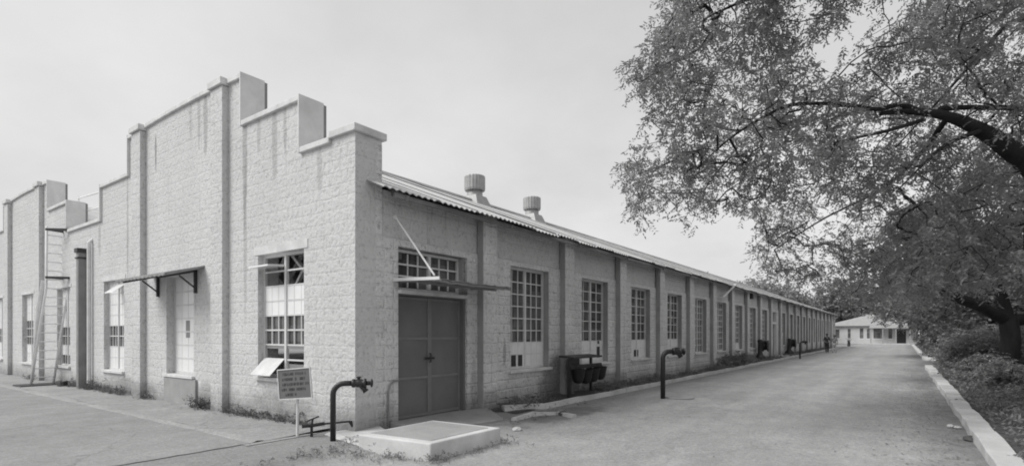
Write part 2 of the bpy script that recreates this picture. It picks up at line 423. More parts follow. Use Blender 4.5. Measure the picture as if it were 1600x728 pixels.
# coping stones
mb = MB()
def cop(a0, a1, z, za=None, th=.10, o=.06, dep=.42):
    za = z if za is None else za
    mb.hexa([mL(a0,-o,z-th),mL(a1,-o,za-th),mL(a1,dep+o,za-th),mL(a0,dep+o,z-th)], [mL(a0,-o,z),mL(a1,-o,za),mL(a1,dep+o,za),mL(a0,dep+o,z)])
for g in range(NG):
    o = g*PER
    if g == 0:
        cop(-.06, .62, 4.97, th=.12, dep=.55); mb.box(0, .55, 0, .62, 4.775, 4.855)
        cop(.62, 1.47, 4.88)
    else: cop(o-.0, o+1.47, 4.88)
    cop(o+1.5, o+3.47, 5.81)
    ys = [3.5, 4.0, 4.7, 5.2, 5.8, 6.35, 6.9, 7.5, 8.0, 8.7, 2*CEN-3.5]
    for a, b in zip(ys[:-1], ys[1:]): cop(o+a, o+b, gtop(o+max(a, 3.51))+.10, gtop(o+min(b, 2*CEN-3.51))+.10)
    cop(o+2*CEN-3.47, o+2*CEN-1.5, 5.81); cop(o+2*CEN-1.5, o+PER, 4.88)
mb.build('coping', M['coping'], B, bevel=.012)
for g in range(NG):      # plastered end slabs where the parapet steps down
    o = g*PER
    for (ya, yb, z0, z1) in ((1.47,1.499,4.78,5.815),(3.47,3.499,5.71,6.775),(2*CEN-1.499,2*CEN-1.47,4.78,5.815),(2*CEN-3.499,2*CEN-3.47,5.71,6.775)):
        q = MB(); q.box(-.065, .44, o+ya, o+yb, z0, z1); rs_ = q.build('return_slab', M['plaster'], B)
        q = MB(); q.box(.442, .50, o+ya+.004, o+yb+.004, z0, z1-.03); q.build('flashing', M['pipe'], rs_)
# gable pilasters with caps
for g in range(NG):
    for (a0, a1) in ((4.06, 4.55), (8.18, 8.72)):
        a0 += g*PER; a1 += g*PER
        p = MB(); p.box(-.13, -.002, a0, a1, -.1, 6.64); po = p.build('pilaster', M['wall_gable'], B)
        c = MB(); c.box(-.185, .485, a0-.035, a1+.035, 6.655, 6.80); c.build('pilaster_cap', M['coping'], po, bevel=.012)
# long side wall
NB, PX, P0 = 21, 3.3, 3.08
LEN = P0+NB*PX-.2
rw = [(.91, 2.74, -.2, 3.13)]; bays = []
for k in range(NB-1):
    c = P0+PX*k+1.95
    if k == 9: rw.append((c-.75, c+.75, -.2, 3.1))
    else: rw.append((c-.81, c+.81, .80, 3.14))
    bays.append((k, c))
mb = MB(); wall(mb, mR, .0, .35, -.1, lambda a: 3.25, [.553, LEN], rw); mb.build('side_wall', M['wall_side'], B)
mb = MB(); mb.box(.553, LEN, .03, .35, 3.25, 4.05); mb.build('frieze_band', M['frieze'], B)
mb = MB(); mb.box(LEN, LEN+.35, -.2, 12.7, -.1, 4.0); mb.hexa([(LEN,0,4.0),(LEN+.35,0,4.0),(LEN+.35,12.7,4.0),(LEN,12.7,4.0)],[(LEN,6.3,6.6),(LEN+.35,6.3,6.6),(LEN+.35,6.4,6.6),(LEN,6.4,6.6)]); mb.build('rear_wall', M['wall_side'], B)
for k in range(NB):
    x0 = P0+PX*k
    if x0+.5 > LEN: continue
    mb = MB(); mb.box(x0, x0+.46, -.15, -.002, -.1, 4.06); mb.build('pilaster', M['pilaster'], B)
    mb = MB(); mb.box(x0-.02, x0-.002, -.145, -.002, -.1, 4.05); mb.build('flank_shade', M['side_shade'], B)  # thin dark sheet painting the shade on the pilaster's left side
# roof: corrugated sheets, one mesh, each sheet a little out of line with the next
EY, EZ, RY, RZ = -.42, 3.97, CEN, 6.72
mb = MB(); x = .44
wl = .146
while x < LEN+.4:
    n = 7; dz = random.uniform(-.022,.022); dy = random.uniform(-.08,.06); x1 = x+wl*n
    vs = []; fs = []; m_ = n*6
    x0s = .20 if x < .5 else x
    for i in range(m_+1):
        xx = x0s+(x1+.04-x0s)*i/m_; wv = .017*math.cos(2*math.pi*xx/wl)
        for (t_, th) in ((0, 0), (1, 0), (0, -.014)):
            yy = (EY+dy)*(1-t_)+RY*t_; zz = (EZ-dy*-.0)*(1-t_)+RZ*t_+(dy*.42*(1-t_))
            vs.append((xx, yy if xx > .47 or t_ == 0 else yy, zz+wv+dz+th))
    if x < .5:   # the first sheet starts behind the parapet; only its eave end pokes past the pier
        vs = [(max(a, .50) if b > .0 else a, b, c) for a, b, c in vs]
    for i in range(m_):
        a = i*3; fs += [(a, a+3, a+4, a+1), (a, a+2, a+5, a+3)]
    mb.add(vs, fs); x = x1
mb.box(.44, LEN+.3, RY-.16, RY+.16, RZ-.03, RZ+.035)
mb.quad((.44,RY,RZ),(LEN+.3,RY,RZ),(LEN+.3,12.9,3.95),(.44,12.9,3.95))
rf = mb.build('roof', M['roof'], B)
for (gy) in (1, 2):
    o = gy*PER
    m2 = MB(); m2.quad((.44,o,4.4),(40,o,4.4),(40,o+CEN,RZ-.1),(.44,o+CEN,RZ-.1)); m2.quad((.44,o+CEN,RZ-.1),(40,o+CEN,RZ-.1),(40,o+PER,4.4),(.44,o+PER,4.4)); m2.build('roof', M['roof'], B)
mb = MB()
for k in range(24):    # rafters under the eave
    xx = .8+k*3.0
    if xx < LEN: mb.bar((xx, -.36, 3.88), (xx, .3, 4.15), .05, .10)
mb.bar((.56, -.30, 3.90), (LEN, -.30, 3.90), .05, .07)
mb.build('eave_timber', M['pipe'], rf)
# ridge ventilators
for (vx, rr, zz) in ((10.56, .40, 7.70), (14.53, .39, 7.68)):
    m2 = MB(); m2.lathe((vx, CEN, 0), [(.31, 6.55), (.30, 7.22)], 20)
    ve = m2.build('ventilator', M['vent'], rf, smooth=True)
    m2 = MB(); m2.lathe((vx, CEN, 0), [(rr*.9, 7.14), (rr*.97, 7.15), (rr*.97, 7.19), (rr, 7.2), (rr, zz-.04), (rr*.97, zz), (rr*.3, zz+.03)], 40, ripple=.02)
    m2.build('ventilator_cap', M['vent'], ve, smooth=False)
    m2 = MB(); m2.hexa([(vx-.45,CEN-.5,6.5),(vx+.45,CEN-.5,6.5),(vx+.45,CEN+.5,6.5),(vx-.45,CEN+.5,6.5)], [(vx-.32,CEN-.32,6.92),(vx+.32,CEN-.32,6.92),(vx+.32,CEN+.32,6.92),(vx-.32,CEN+.32,6.92)])
    m2.build('ventilator_base', M['vent'], ve)
# windows -------------------------------------------------------------
def window(mp, a0, a1, z0, z1, rows, cols, fills, dep=.14, barw=.03, mull=True, bm='bar', glass='glass', lintel=None, label=None, shade_reveal=True):
    """steel window set back in its opening; fills[row from the top] = 'glass' | 'frost' | 'board' | None"""
    n = len(fills); H = (z1-z0); fr = MB()
    fw = .05
    pbox(fr, mp, a0, a0+fw, dep-.03, dep+.03, z0, z1); pbox(fr, mp, a1-fw, a1, dep-.03, dep+.03, z0, z1)
    pbox(fr, mp, a0+fw, a1-fw, dep-.03, dep+.03, z0, z0+fw); pbox(fr, mp, a0+fw, a1-fw, dep-.03, dep+.03, z1-fw, z1)
    am = (a0+a1)/2
    lead = 1 if mp is mL else 1
    if mull: pbox(fr, mp, am-.03, am+.03, dep-.035, dep+.025, z0+fw, z1-fw)
    halves = [(a0+fw, am-.03), (am+.03, a1-fw)] if mull else [(a0+fw, a1-fw)]
    zt = [z1-fw-(H-2*fw)*i/n for i in range(n+1)]
    for i in range(1, n):
        for (h0, h1) in halves: pbox(fr, mp, h0, h1, dep-.018, dep+.014, zt[i]-barw/2, zt[i]+barw/2)
    for (h0, h1) in halves:
        for c in range(1, cols):
            ac = h0+(h1-h0)*c/cols
            for i in range(n):
                if fills[i] is None: continue
                pbox(fr, mp, ac-barw*.36, ac+barw*.36, dep-.014, dep+.012, zt[i+1]+barw/2, zt[i]-barw/2)
    f = fr.build('window', M[bm], B)
    if label: f['label'] = label
    names = {'glass': 'pane', 'frost': 'whitened_pane', 'board': 'board'}; i = 0
    while i < n:
        j = i
        while j < n and fills[j] == fills[i]: j += 1
        q = fills[i]
        if q:
            off = -.012 if q != 'glass' else .02
            for (h0, h1) in halves:
                pm = MB(); pbox(pm, mp, h0-.008, h1+.008, dep+off, dep+off+.006, zt[j]+.001, zt[i]-.001)
                pm.build(names[q], M[glass if q == 'glass' else q], f)
        i = j
    sl = MB(); pbox(sl, mp, a0-.06, a1+.06, -.07, dep-.03, z0-.07, z0-.003); sl.build('sill', M['coping'], f, bevel=.008)
    if mp is mR and shade_reveal:
        jm = MB(); pbox(jm, mp, a1-.018, a1-.002, .01, dep-.035, z0+.002, z1-.002); jm.build('reveal_shade', M['side_shade'], f)  # thin dark sheet painting shade onto the right reveal
    if lintel:
        l = MB(); pbox(l, mp, a0-.12, a1+.12, -.012, -.002, z1+.003, z1+lintel); l.build('lintel', M['render'] if mp is mR else M['coping'], f)
    return f
g, fz, bd = 'glass', 'frost', 'board'
# gable front, bay nearest the corner: open top vent, whitened panes, dark panes, bottom sash swung out
a0, a1, z0, z1 = lw[0]
w = window(mL, a0, a1, z0, z1, 8, 3, [None, None, fz, fz, g, g, None, None], lintel=.16)
s = MB(); s.hexa([mL(2.2,.13,2.86),mL(2.87,.13,2.86),mL(2.87,.15,2.90),mL(2.2,.15,2.90)], [mL(2.2,-.22,2.84),mL(2.87,-.22,2.84),mL(2.87,-.22,2.87),mL(2.2,-.22,2.87)])
s.build('top_vent_sash', M['frost'], w)
s = MB(); s.hexa([mL(2.2,.10,1.14),mL(2.88,.10,1.14),mL(2.88,.12,1.15),mL(2.2,.12,1.15)], [mL(2.2,-.18,.84),mL(2.88,-.18,.84),mL(2.88,-.17,.86),mL(2.2,-.17,.86)])
s.build('tilted_bottom_sash', M['coping'], w)
s = MB(); pbox(s, mL, 1.46, 2.15, .15, .17, .84, 1.05); pbox(s, mL, 1.46, 2.88, .13, .16, 1.33, 1.38)
s.build('low_rail', M['pipe'], w)
# interior roof steelwork glimpsed through the open vent
tr = MB()
for xx in (.5, .8):
    for q in range(3):
        tr.bar((xx, .6+q*1.1, 2.45), (xx, 2.0+q*1.1, 3.6), .09, .05); tr.bar((xx+.02, 2.6+q*.9, 2.4), (xx+.02, 1.5+q*.9, 3.6), .07, .05)
tr.bar((1.2, .4, 3.0), (1.2, 12, 3.0), .1, .12)
tr.build('roof_truss', M['white'], B)
# tall whitened window over the patched doorway
a0, a1, z0, z1 = lw[1]
w = window(mL, a0, a1, z0, z1, 7, 4, [fz]*7, barw=.03, mull=False, lintel=None, dep=.2)
s = MB(); pbox(s, mL, 6.22, 6.42, .185, .196, 1.52, 1.92); s.build('latch_plate', M['pipe'], w)
s = MB(); s.box(-.05, -.003, 5.42, 7.02, -.1, .60); s.build('patched_threshold', M['conc'], B)
a0, a1, z0, z1 = lw[2]
w = window(mL, a0, a1, z0, z1, 8, 3, [fz, fz, fz, fz, g, g, bd, fz], lintel=.12)
s = MB(); s.hexa([mL(9.7,.10,2.96),mL(10.3,.10,2.96),mL(10.3,.11,2.98),mL(9.7,.11,2.98)], [mL(9.7,-.22,2.70),mL(10.3,-.22,2.70),mL(10.3,-.21,2.72),mL(9.7,-.21,2.72)]); s.build('top_vent_sash', M['frost'], w)
for i, q in ((3, [fz, fz, fz, fz, g, g, bd, g]), (4, [fz, fz, fz, g, g, g, bd, fz]), (5, [fz]*4+[g, g, bd, fz]), (6, [fz, fz, fz, fz, g, g, bd, fz])):
    a0, a1, z0, z1 = lw[i]
    window(mL, a0, a1, z0, z1, 8, 2, q, lintel=.1)
# long side
a0, a1, z0, z1 = rw[0]
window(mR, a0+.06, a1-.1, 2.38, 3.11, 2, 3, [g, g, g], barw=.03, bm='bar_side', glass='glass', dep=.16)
dr = MB()
pbox(dr, mR, .91, .965, .05, .28, -.05, 2.36); pbox(dr, mR, 2.685, 2.74, .05, .28, -.05, 2.36); pbox(dr, mR, .965, 2.685, .05, .28, 2.29, 2.36)
dfr = dr.build('door_frame', M['door'], B)
for (d0, d1, sgn) in ((.97, 1.822, 1), (1.828, 2.68, -1)):
    l = MB(); pbox(l, mR, d0, d1, .17, .20, .07, 2.285)
    lf = l.build('door_leaf', M['door'], dfr)
    r_ = MB()
    for (z_) in (.09, .78, 1.50, 2.23): pbox(r_, mR, d0+.02, d1-.02, .150, .169, z_, z_+.045)
    for a_ in (d0, d1-.045): pbox(r_, mR, a_, a_+.045, .145, .169, .07, 2.285)
    r_.build('door_stiffener', M['doorrail'], lf)
h_ = MB(); h_.tube([(1.80,.12,1.08),(1.80,.09,1.08),(1.80,.09,1.24),(1.80,.12,1.24)], .012); pbox(h_, mR, 1.70, 1.94, .125, .142, 1.13, 1.17)
h_.build('door_bolt', M['dark'], dfr)
pats = [[g]*6+[bd, bd], [g]*6+[bd, bd], [g]*6+[bd, bd], [g]*6+[bd, bd], [g]*8, [g]*8, [g]*7+[bd], [g]*8, [g]*8]
for (k, c) in bays:
    if k == 9: continue
    pt = pats[k] if k < len(pats) else ([g]*5+[bd]*3 if k % 3 else [g, g, bd, g, g, g, bd, bd])
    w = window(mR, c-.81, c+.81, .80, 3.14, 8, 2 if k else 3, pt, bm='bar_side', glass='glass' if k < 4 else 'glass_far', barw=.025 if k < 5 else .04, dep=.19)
    if k < 4:
        s = MB()
        spots = [(c-.55, .86, .17, .26), (c-.28, .86, .16, .26)] if k == 0 else ([(c+.42, .92, .16, .32), (c+.45, 1.32, .1, .09)] if k == 1 else ([(c-.2, .86, .35, .22), (c-.75, 1.1, .18, .3)] if k == 2 else []))
        for (a_, z_, w_, h_2) in spots: pbox(s, mR, a_, a_+w_, .160, .168, z_, z_+h_2)
        if spots: s.build('broken_board_gap', M['dark'], w)
# far side doorway
c = bays[9][1]
dr = MB(); pbox(dr, mR, c-.75, c-.68, .03, .3, -.05, 3.1); pbox(dr, mR, c+.68, c+.75, .03, .3, -.05, 3.1); pbox(dr, mR, c-.68, c+.68, .03, .3, 2.3, 2.42)
df = dr.build('door_frame', M['white'], B)
l = MB(); pbox(l, mR, c-.68, c-.1, .2, .24, .03, 2.3); pbox(l, mR, c-.68, c+.68, .2, .21, 2.42, 3.1); l.build('door_leaf', M['dark'], df)
l = MB(); pbox(l, mR, c-.09, c+.3, .18, .22, .03, 2.3); l.build('pale_door_leaf', M['white'], df)
l = MB(); pbox(l, mR, c+.31, c+.68, .2, .24, .03, 2.3); l.build('door_leaf', M['dark'], df)
mb = MB(); mb.box(c-1.0, c+1.0, -.75, -.01, -.05, .16); mb.build('door_step', M['kerb2'], B, bevel=.01)
# canopies --------------------------------------------------------------
cn = MB()
n = 26; y0, y1 = 5.08, 7.75
for i in range(n):
    ya = y0+(y1-y0)*i/n; yb = y0+(y1-y0)*(i+1)/n
    wv = lambda i: .012*math.cos(i*math.pi)
    cn.hexa([mL(ya,-.78,2.81+wv(i)),mL(yb,-.78,2.81+wv(i+1)),mL(yb,-.003,3.03+wv(i+1)),mL(ya,-.003,3.03+wv(i))], [mL(ya,-.78,2.85+wv(i)),mL(yb,-.78,2.85+wv(i+1)),mL(yb,-.003,3.07+wv(i+1)),mL(ya,-.003,3.07+wv(i))])
ca = cn.build('canopy', M['sheet'], B)
for yy in (5.45, 7.40):
    b_ = MB(); b_.bar((-.03, yy, 2.50), (-.03, yy, 3.02), .06, .055); b_.bar((-.04, yy, 2.99), (-.74, yy, 2.795), .045, .05); b_.bar((-.05, yy, 2.62), (-.36, yy, 2.86), .025, .03)
    b_.build('bracket', M['dark'], ca)
# door canopy on the long side: framed sheet hung from a tie rod
cn = MB()
x0, x1, yo = .80, 3.0, -1.08
NS = 18; rc = random.Random(9)
ed = [(x0+(x1-x0)*i/NS, yo+.10*(2*i/NS-1)**2*(1 if i < NS/2 else 1.6)+rc.uniform(-.02,.02), 2.50-.025*math.sin(math.pi*i/NS)+.005*(-1)**i+rc.uniform(-.006,.006)) for i in range(NS+1)]
for (p, q) in zip(ed[:-1], ed[1:]):
    w0, w1 = .004*(1 if ed.index(p) % 2 == 0 else -1), .012*(1 if ed.index(q) % 2 == 0 else -1)
    cn.hexa([p, q, (q[0],-.01,2.54+w1), (p[0],-.01,2.54+w0)], [(p[0],p[1],p[2]+.008), (q[0],q[1],q[2]+.008), (q[0],-.01,2.548+w1), (p[0],-.01,2.548+w0)])
cr = cn.build('canopy', M['sheet'], B)
b_ = MB(); b_.hexa([(x0-.02,yo-.02,2.475),(x0-.003,yo-.02,2.475),(x0-.003,-.01,2.51),(x0-.02,-.01,2.51)], [(x0-.02,yo-.02,2.525),(x0-.003,yo-.02,2.525),(x0-.003,-.01,2.565),(x0-.02,-.01,2.565)])
b_.build('side_trim', M['white'], cr)
b_ = MB(); b_.tube([(p[0], p[1]+.03, p[2]-.03) for p in ed], .02, 6)
for q in range(5): b_.bar((x0+.1+q*.48, yo+.05, 2.478), (x0+.1+q*.48, -.03, 2.515), .035, .04)
b_.bar((x0+.02, -.55, 2.47), (x1-.02, -.55, 2.47), .03, .035); b_.build('canopy_frame', M['pipe'], cr)
b_ = MB(); b_.tube([(.85,-.0,3.62),(.86,-.92,2.56)], .016); b_.tube([(.85,-.0,3.62),(.85,.05,3.62)], .04); b_.build('tie_rod', M['ladder'], cr)
# stay pipe from the eave, conduit and bits on the side wall
b_ = MB(); b_.tube([(22.4,-.40,4.02),(20.9,-.22,3.35)], .05); b_.tube([(20.9,-.22,3.35),(20.9,-.03,3.33)], .05); b_.build('spout_pipe', M['ladder'], B)
b_ = MB(); b_.tube([(.66,-.03,.05),(.66,-.03,.62),(.70,-.03,.74),(.80,-.03,.80),(.89,-.03,.80)], .017); b_.build('conduit', M['pipe'], B)
b_ = MB(); b_.lathe((27.2, -.10, 3.6), [(.12, 0), (.14, .1), (.1, .4), (.06, .5)], 10); b_.build('wall_lamp', M['dark'], B)
# box downpipe in the valley between the gables
b_ = MB(); b_.box(-.21, -.02, 12.42, 12.60, .0, 4.02); dp = b_.build('downpipe', M['pipe'], B)
b_ = MB(); b_.box(-.25, .0, 12.38, 12.65, 4.0, 4.12); b_.box(-.24, .0, 12.39, 12.64, 3.82, 3.86); b_.build('rainwater_head', M['dark'], dp)
b_ = MB(); b_.tube([(-.08, 11.98, .0), (-.08, 11.98, 4.25), (.02, 11.98, 4.35)], .055); b_.build('downpipe', M['bar_side'], B)
# rails and plant on the roof behind the valley
b_ = MB()
for (p, q) in (((.5,12.2,5.05),(.5,12.2,5.95)), ((.5,15.0,5.05),(.5,15.0,6.15)), ((2.2,12.2,5.0),(2.2,12.2,5.95))): b_.tube([p, q], .025)
b_.tube([(.5,12.2,5.95),(.5,15.0,6.1)], .025); b_.tube([(.5,12.2,5.95),(2.2,12.2,5.95)], .025); b_.tube([(.5,12.2,5.5),(.5,15.0,5.6)], .02)
b_.build('guard_rail', M['ladder'], B)
b_ = MB()
for q in range(5):
    b_.box(.60, 1.15, 11.9+q*.02, 12.0+q*.02+.3, 5.0+q*.17, 5.06+q*.17); b_.bar((.62+(q % 2)*.5, 11.95, 5.0+q*.17), (1.1-(q % 2)*.5, 12.15, 5.17+q*.17), .05)
b_.bar((.62,11.9,4.5),(.62,11.9,5.8),.05); b_.bar((1.12,11.9,4.5),(1.12,11.9,5.8),.05); b_.build('roof_lattice', M['conc'], B)

# ------------------------------------------------------------------ ladder on the gable front
LD = thing('wall_ladder', 'pale steel ladder leaning on the gable front beside the box downpipe', 'ladder', (-.45, 14.6, 0))
def lp(x, y, z): return (x+.45, y-14.6, z)
bx, by, tx, ty = -.62, 14.95, -.10, 14.75
for off in (0, .55):
    b_ = MB(); b_.tube([lp(bx-.10+off, by, 0), lp(tx-.28+off, ty+.05, 3.1), lp(tx-.28+off, ty, 5.0)], .034); b_.build('stile', M['ladder'], LD, smooth=True)
for q in range(17):
    z = .25+q*.28; t_ = min(1, z/3.1); xx = (bx-.10)*(1-t_)+(tx-.28)*t_; yy = by*(1-t_)+(ty+.05)*t_
    b_ = MB(); b_.tube([lp(xx, yy, z), lp(xx+.55, yy, z)], .019, 6); b_.build('rung', M['ladder'], LD)
for z in (3.36, 4.86):
    b_ = MB(); b_.bar(lp(-.42, 14.62, z+.02), lp(.0, 14.0, z), .09, .07); b_.bar(lp(-.42, 14.62, z+.02), lp(.25, 14.64, z), .06, .06); b_.build('bracket', M['dark'], LD)
b_ = MB(); b_.tube([lp(-.62,15.3,.1), lp(-.5,15.2,2.3), lp(-.42,15.0,3.3)], .05, 7); b_.build('service_pipe', M['bar_side'], LD)
b_ = MB(); b_.box(-1.1+.45, .1+.45, -.3, .6, 0, .045); b_.build('foot_plate', M['dark'], LD, bevel=.01)
HP = MB()
for q in range(3):
    HP.tube([(-.25+.1*math.cos(a*.5)*(1+q*.1), 13.75+.22*math.sin(a*.5), .06+q*.045) for a in range(13)], .03, 6)
o_ = HP.build('coiled_hose', M['black'], None, origin=(-.25,13.75,0)); tag(o_, 'dark coiled hose lying at the wall foot near the ladder', 'hose')

# ------------------------------------------------------------------ concrete plinth in front of the double door
PL = thing('concrete_plinth', 'low whitewashed concrete platform with grey top at the building corner', 'platform', (-.68,-2.28,0))
mb = MB(); c4 = [(-.75,-1.03), (-.62,-2.29), (.83,-2.30), (.74,-1.0)]
mb.hexa([(x+.68,y+2.28,-.05) for x, y in c4], [(x+.68,y+2.28,.225) for x, y in c4]); mb.build('rim', M['kerb2'], PL, bevel=.02)
c5 = [(-.60,-1.10), (-.50,-2.17), (.70,-2.17), (.64,-1.08)]
mb = MB(); mb.hexa([(x+.68,y+2.28,.2) for x, y in c5], [(x+.68,y+2.28,.231) for x, y in c5]); mb.build('top_slab', M['conc'], PL)
mb = MB(); mb.hexa([(.85,-.95,-.02),(2.5,-1.1,-.02),(3.3,-.05,-.02),(.7,-.0,-.02)], [(.85,-.95,.04),(2.5,-1.1,.03),(3.3,-.05,.09),(.7,-.0,.10)])
ap = mb.build('door_apron', M['conc'], None, bevel=.01); struct(ap)
mb = MB(); mb.box(.93, 2.72, -.0, .30, -.03, .07); mb.build('door_threshold', M['conc'], B)
mb = MB(); mb.hexa([(-.62,-.95,-.03),(.2,-.98,-.03),(.55,-.02,-.03),(-.36,.45,-.03)], [(-.40,-.52,.035),(.15,-.6,.05),(.5,-.02,.07),(-.18,.4,.03)])
cs = mb.build('corner_slab', M['kerb2'], None, bevel=.02); struct(cs)
# mound of earth against the plinth
relief('earth_mound', -1.5, .9, -2.5, -.4, 30, 26, lambda x, y: -.03+.075*math.exp(-((x+.85)/.4)**2-((y+1.0)/.42)**2)+.012*math.sin(x*17)*math.cos(y*15), M['road'])

# ------------------------------------------------------------------ sign board
dirv = Vector((math.cos(R(-62)), math.sin(R(-62)), 0))
SG = thing('notice_board', 'small leaning dark notice board with five lines of lettering on a pale post', 'sign', (-.64, .60, 0))
mb = MB(); mb.tube([(0,0,0),(.01,.0,1.02)], .022, 8); mb.build('post', M['bar_side'], SG)
ang = R(-75); ex = Vector((math.cos(ang), math.sin(ang), 0)); ex = (ex+Vector((0,0,.09))).normalized(); nr = Vector((-.99, -.26, 0)).normalized(); ez = nr.cross(ex)*-1
if ez.z < 0: ez = -ez
ctr = Vector((-.05, -.02, .83))
def sb(m_, a0, a1, c0, c1, d0, d1):
    P_ = lambda a, c, d: ctr+ex*a+ez*c+nr*d
    m_.hexa([P_(a0,c0,d0),P_(a1,c0,d0),P_(a1,c1,d0),P_(a0,c1,d0)], [P_(a0,c0,d1),P_(a1,c0,d1),P_(a1,c1,d1),P_(a0,c1,d1)])
mb = MB(); sb(mb, -.315, .315, -.225, .225, 0, .014); mb.build('board', M['signb'], SG)
mb = MB()
for (a0, a1, c0, c1) in ((-.325,.325,.225,.24), (-.325,.325,-.24,-.225), (-.325,-.315,-.225,.225), (.315,.325,-.225,.225)): sb(mb, a0, a1, c0, c1, -.004, .024)
mb.build('board_frame', M['bar_side'], SG)
mb = MB(); rr = random.Random(3)
for li, (a, b) in enumerate(((-.22,.22), (-.24,.24), (-.24,.27), (-.26,.22), (-.22,.0))):
    x = a; cz = .155-li*.08
    while x < b:
        w_ = rr.uniform(.016,.028)
        if rr.random() < .14: x += .03; continue
        kind = rr.randrange(4)           # worn strokes, no longer readable
        sb(mb, x, x+.007, cz-.022, cz+.022, .0145, .016)
        if kind in (0, 1): sb(mb, x+w_-.006, x+w_, cz-.022, cz+.022, .0145, .016)
        if kind in (0, 2): sb(mb, x+.007, x+w_-.006, cz+.014, cz+.022, .0145, .016)
        if kind in (1, 2, 3): sb(mb, x+.007, x+w_-.006, cz-.006, cz+.003, .0145, .016)
        if kind in (0, 3): sb(mb, x+.007, x+w_-.006, cz-.022, cz-.014, .0145, .016)
        x += w_+.008
mb.build('lettering', M['black'], SG)

# ------------------------------------------------------------------ standpipes
def standpipe(loc, rz, hgt, r, arm, label, detail=True):
    t = thing('standpipe', label, 'standpipe', loc, rz, 'black goosenecked standpipes')
    rad = .17; pts = [(0,0,-.05), (0,0,hgt-rad)]
    pts += [(rad-rad*math.cos(a), 0, hgt-rad+rad*math.sin(a)) for a in [R(q) for q in (15,30,45,60,75,90)]]
    pts.append((rad+arm*.35, 0, hgt))
    mb = MB(); mb.tube(pts, r, 14); mb.build('pipe', M['black'], t, smooth=True)
    x = rad+arm*.35
    mb = MB(); mb.lathe((x, 0, hgt), [(r*1.5, -.02), (r*1.6, .02), (r*1.3, .03), (r*1.5, .06), (r*1.5, .12), (r*1.2, .15), (r*1.7, .16), (r*1.7, .19)], 14, 'x')
    v = mb.build('valve_body', M['black'], t, smooth=True)
    mb = MB(); mb.tube([(x+.08,0,hgt+.02),(x+.08,0,hgt+.09)], r*.55, 8); mb.lathe((x+.08,0,hgt+.085), [(r*.9,0),(r*.95,.012),(r*.2,.02)], 10); mb.build('valve_wheel', M['black'], v)
    mb = MB(); mb.tube([(x+.10,0,hgt-.02),(x+.16,0,hgt-.09),(x+.19,0,hgt-.13)], [r*.9, r*.85, r*1.15], 12); mb.build('outlet', M['black'], v, smooth=True)
    mb = MB(); mb.tube([(x+.18,0,hgt),(x+.27,0,hgt+.0)], r*.8, 10); mb.lathe((x+.26,0,hgt), [(r*1.5,0),(r*1.5,.02),(r*.9,.03)], 12, 'x'); mb.build('outlet', M['black'], v, smooth=True)
    return t
ra = math.atan2(-.80, .60)
standpipe((-.53,-.16,0), ra+.12, .86, .042, .36, 'short thick black standpipe curving over in front of the building corner')
standpipe((7.61,-2.24,0), ra+.1, 1.17, .06, .30, 'tall black standpipe standing in the road beside the kerb')
standpipe((34.3,-1.59,0), ra, 1.1, .05, .06, 'small far black standpipe by the kerb level with the far side doorway')
mb = MB(); mb.lathe((7.95,-2.55,0), [(.34,-.02),(.35,.02),(.3,.03)], 18)
tag(mb.build('drain_cover', M['conc'], None, origin=(7.95,-2.55,0)), 'round pale drain cover in the road beside the tall black standpipe', 'drain cover')
# small garden valve near the sign
V = thing('tap_valve', 'small dark water valve on a short stem between sign and standpipe', 'tap', (-.52,.40,0))
mb = MB(); mb.tube([(0,0,-.03),(0,0,.20)], .022, 8); mb.build('stem', M['black'], V)
mb = MB(); mb.tube([(-.13,.06,.17),(.0,0,.17),(.17,-.09,.19)], .028, 8); mb.tube([(.06,-.03,.18),(.50,-.30,.2)], .016, 8); mb.build('pipe', M['black'], V)
mb = MB(); mb.tube([(0,0,.18),(.02,0,.27)], .016, 8); mb.bar((-.05,.05,.24),(.09,-.06,.31), .03, .02); mb.build('handle', M['black'], V)
mb = MB(); mb.tube([(.50,-.30,.2),(.54,-.32,.12)], .03, 8); mb.build('spout', M['black'], V)

# ------------------------------------------------------------------ fire bucket stand
FBW = 1.5
FB = thing('bucket_stand', 'dark open stand with a plank roof carrying fire buckets against the side wall', 'stand', (6.0,-.42,0))
mb = MB(); mb.box(0,.08,-.08,.0,-.05,1.0); mb.build('post', M['dark'], FB)
mb = MB(); mb.box(1.42,1.48,.08,.14,-.05,1.0); mb.build('post', M['dark'], FB)
mb = MB(); mb.hexa([(-.06,-.22,1.0),(1.5,-.2,1.0),(1.5,.2,1.03),(-.06,.2,1.03)], [(-.06,-.22,1.045),(1.5,-.2,1.045),(1.5,.2,1.075),(-.06,.2,1.075)]); mb.build('roof_plank', M['dark'], FB)
mb = MB(); mb.bar((.0,-.10,.79),(1.62,-.1,.79), .06, .10); mb.build('hook_rail', M['dark'], FB)
mb = MB(); mb.box(.082,.52,-.06,-.03,.76,.999); mb.build('back_board', M['dark'], FB)
labs = ['leftmost black fire bucket on the stand, nearest its thick post', 'second black fire bucket from the left on the stand', 'third black fire bucket from the left on the stand', 'rightmost black fire bucket at the end of the stand']
def bucket(loc, label):
    t = thing('fire_bucket', label, 'bucket', loc, random.uniform(-.3,.3), 'fire buckets on the stand')
    mb = MB(); mb.lathe((0,0,0), [(.02,-.06),(.09,-.04),(.14,.04),(.185,.29),(.195,.30),(.18,.29),(.12,.06)], 18); mb.build('pail', M['black'], t, smooth=True)
    mb = MB(); mb.tube([(-.15*math.cos(R(q)), 0, .27+.11*math.sin(R(q))) for q in range(0,181,20)], .007, 6); mb.build('bail_handle', M['black'], t)
for q, (xx, zz) in enumerate(((6.26,.44), (6.66,.40), (7.06,.42), (7.46,.45))): bucket((xx,-.58,zz), labs[q])

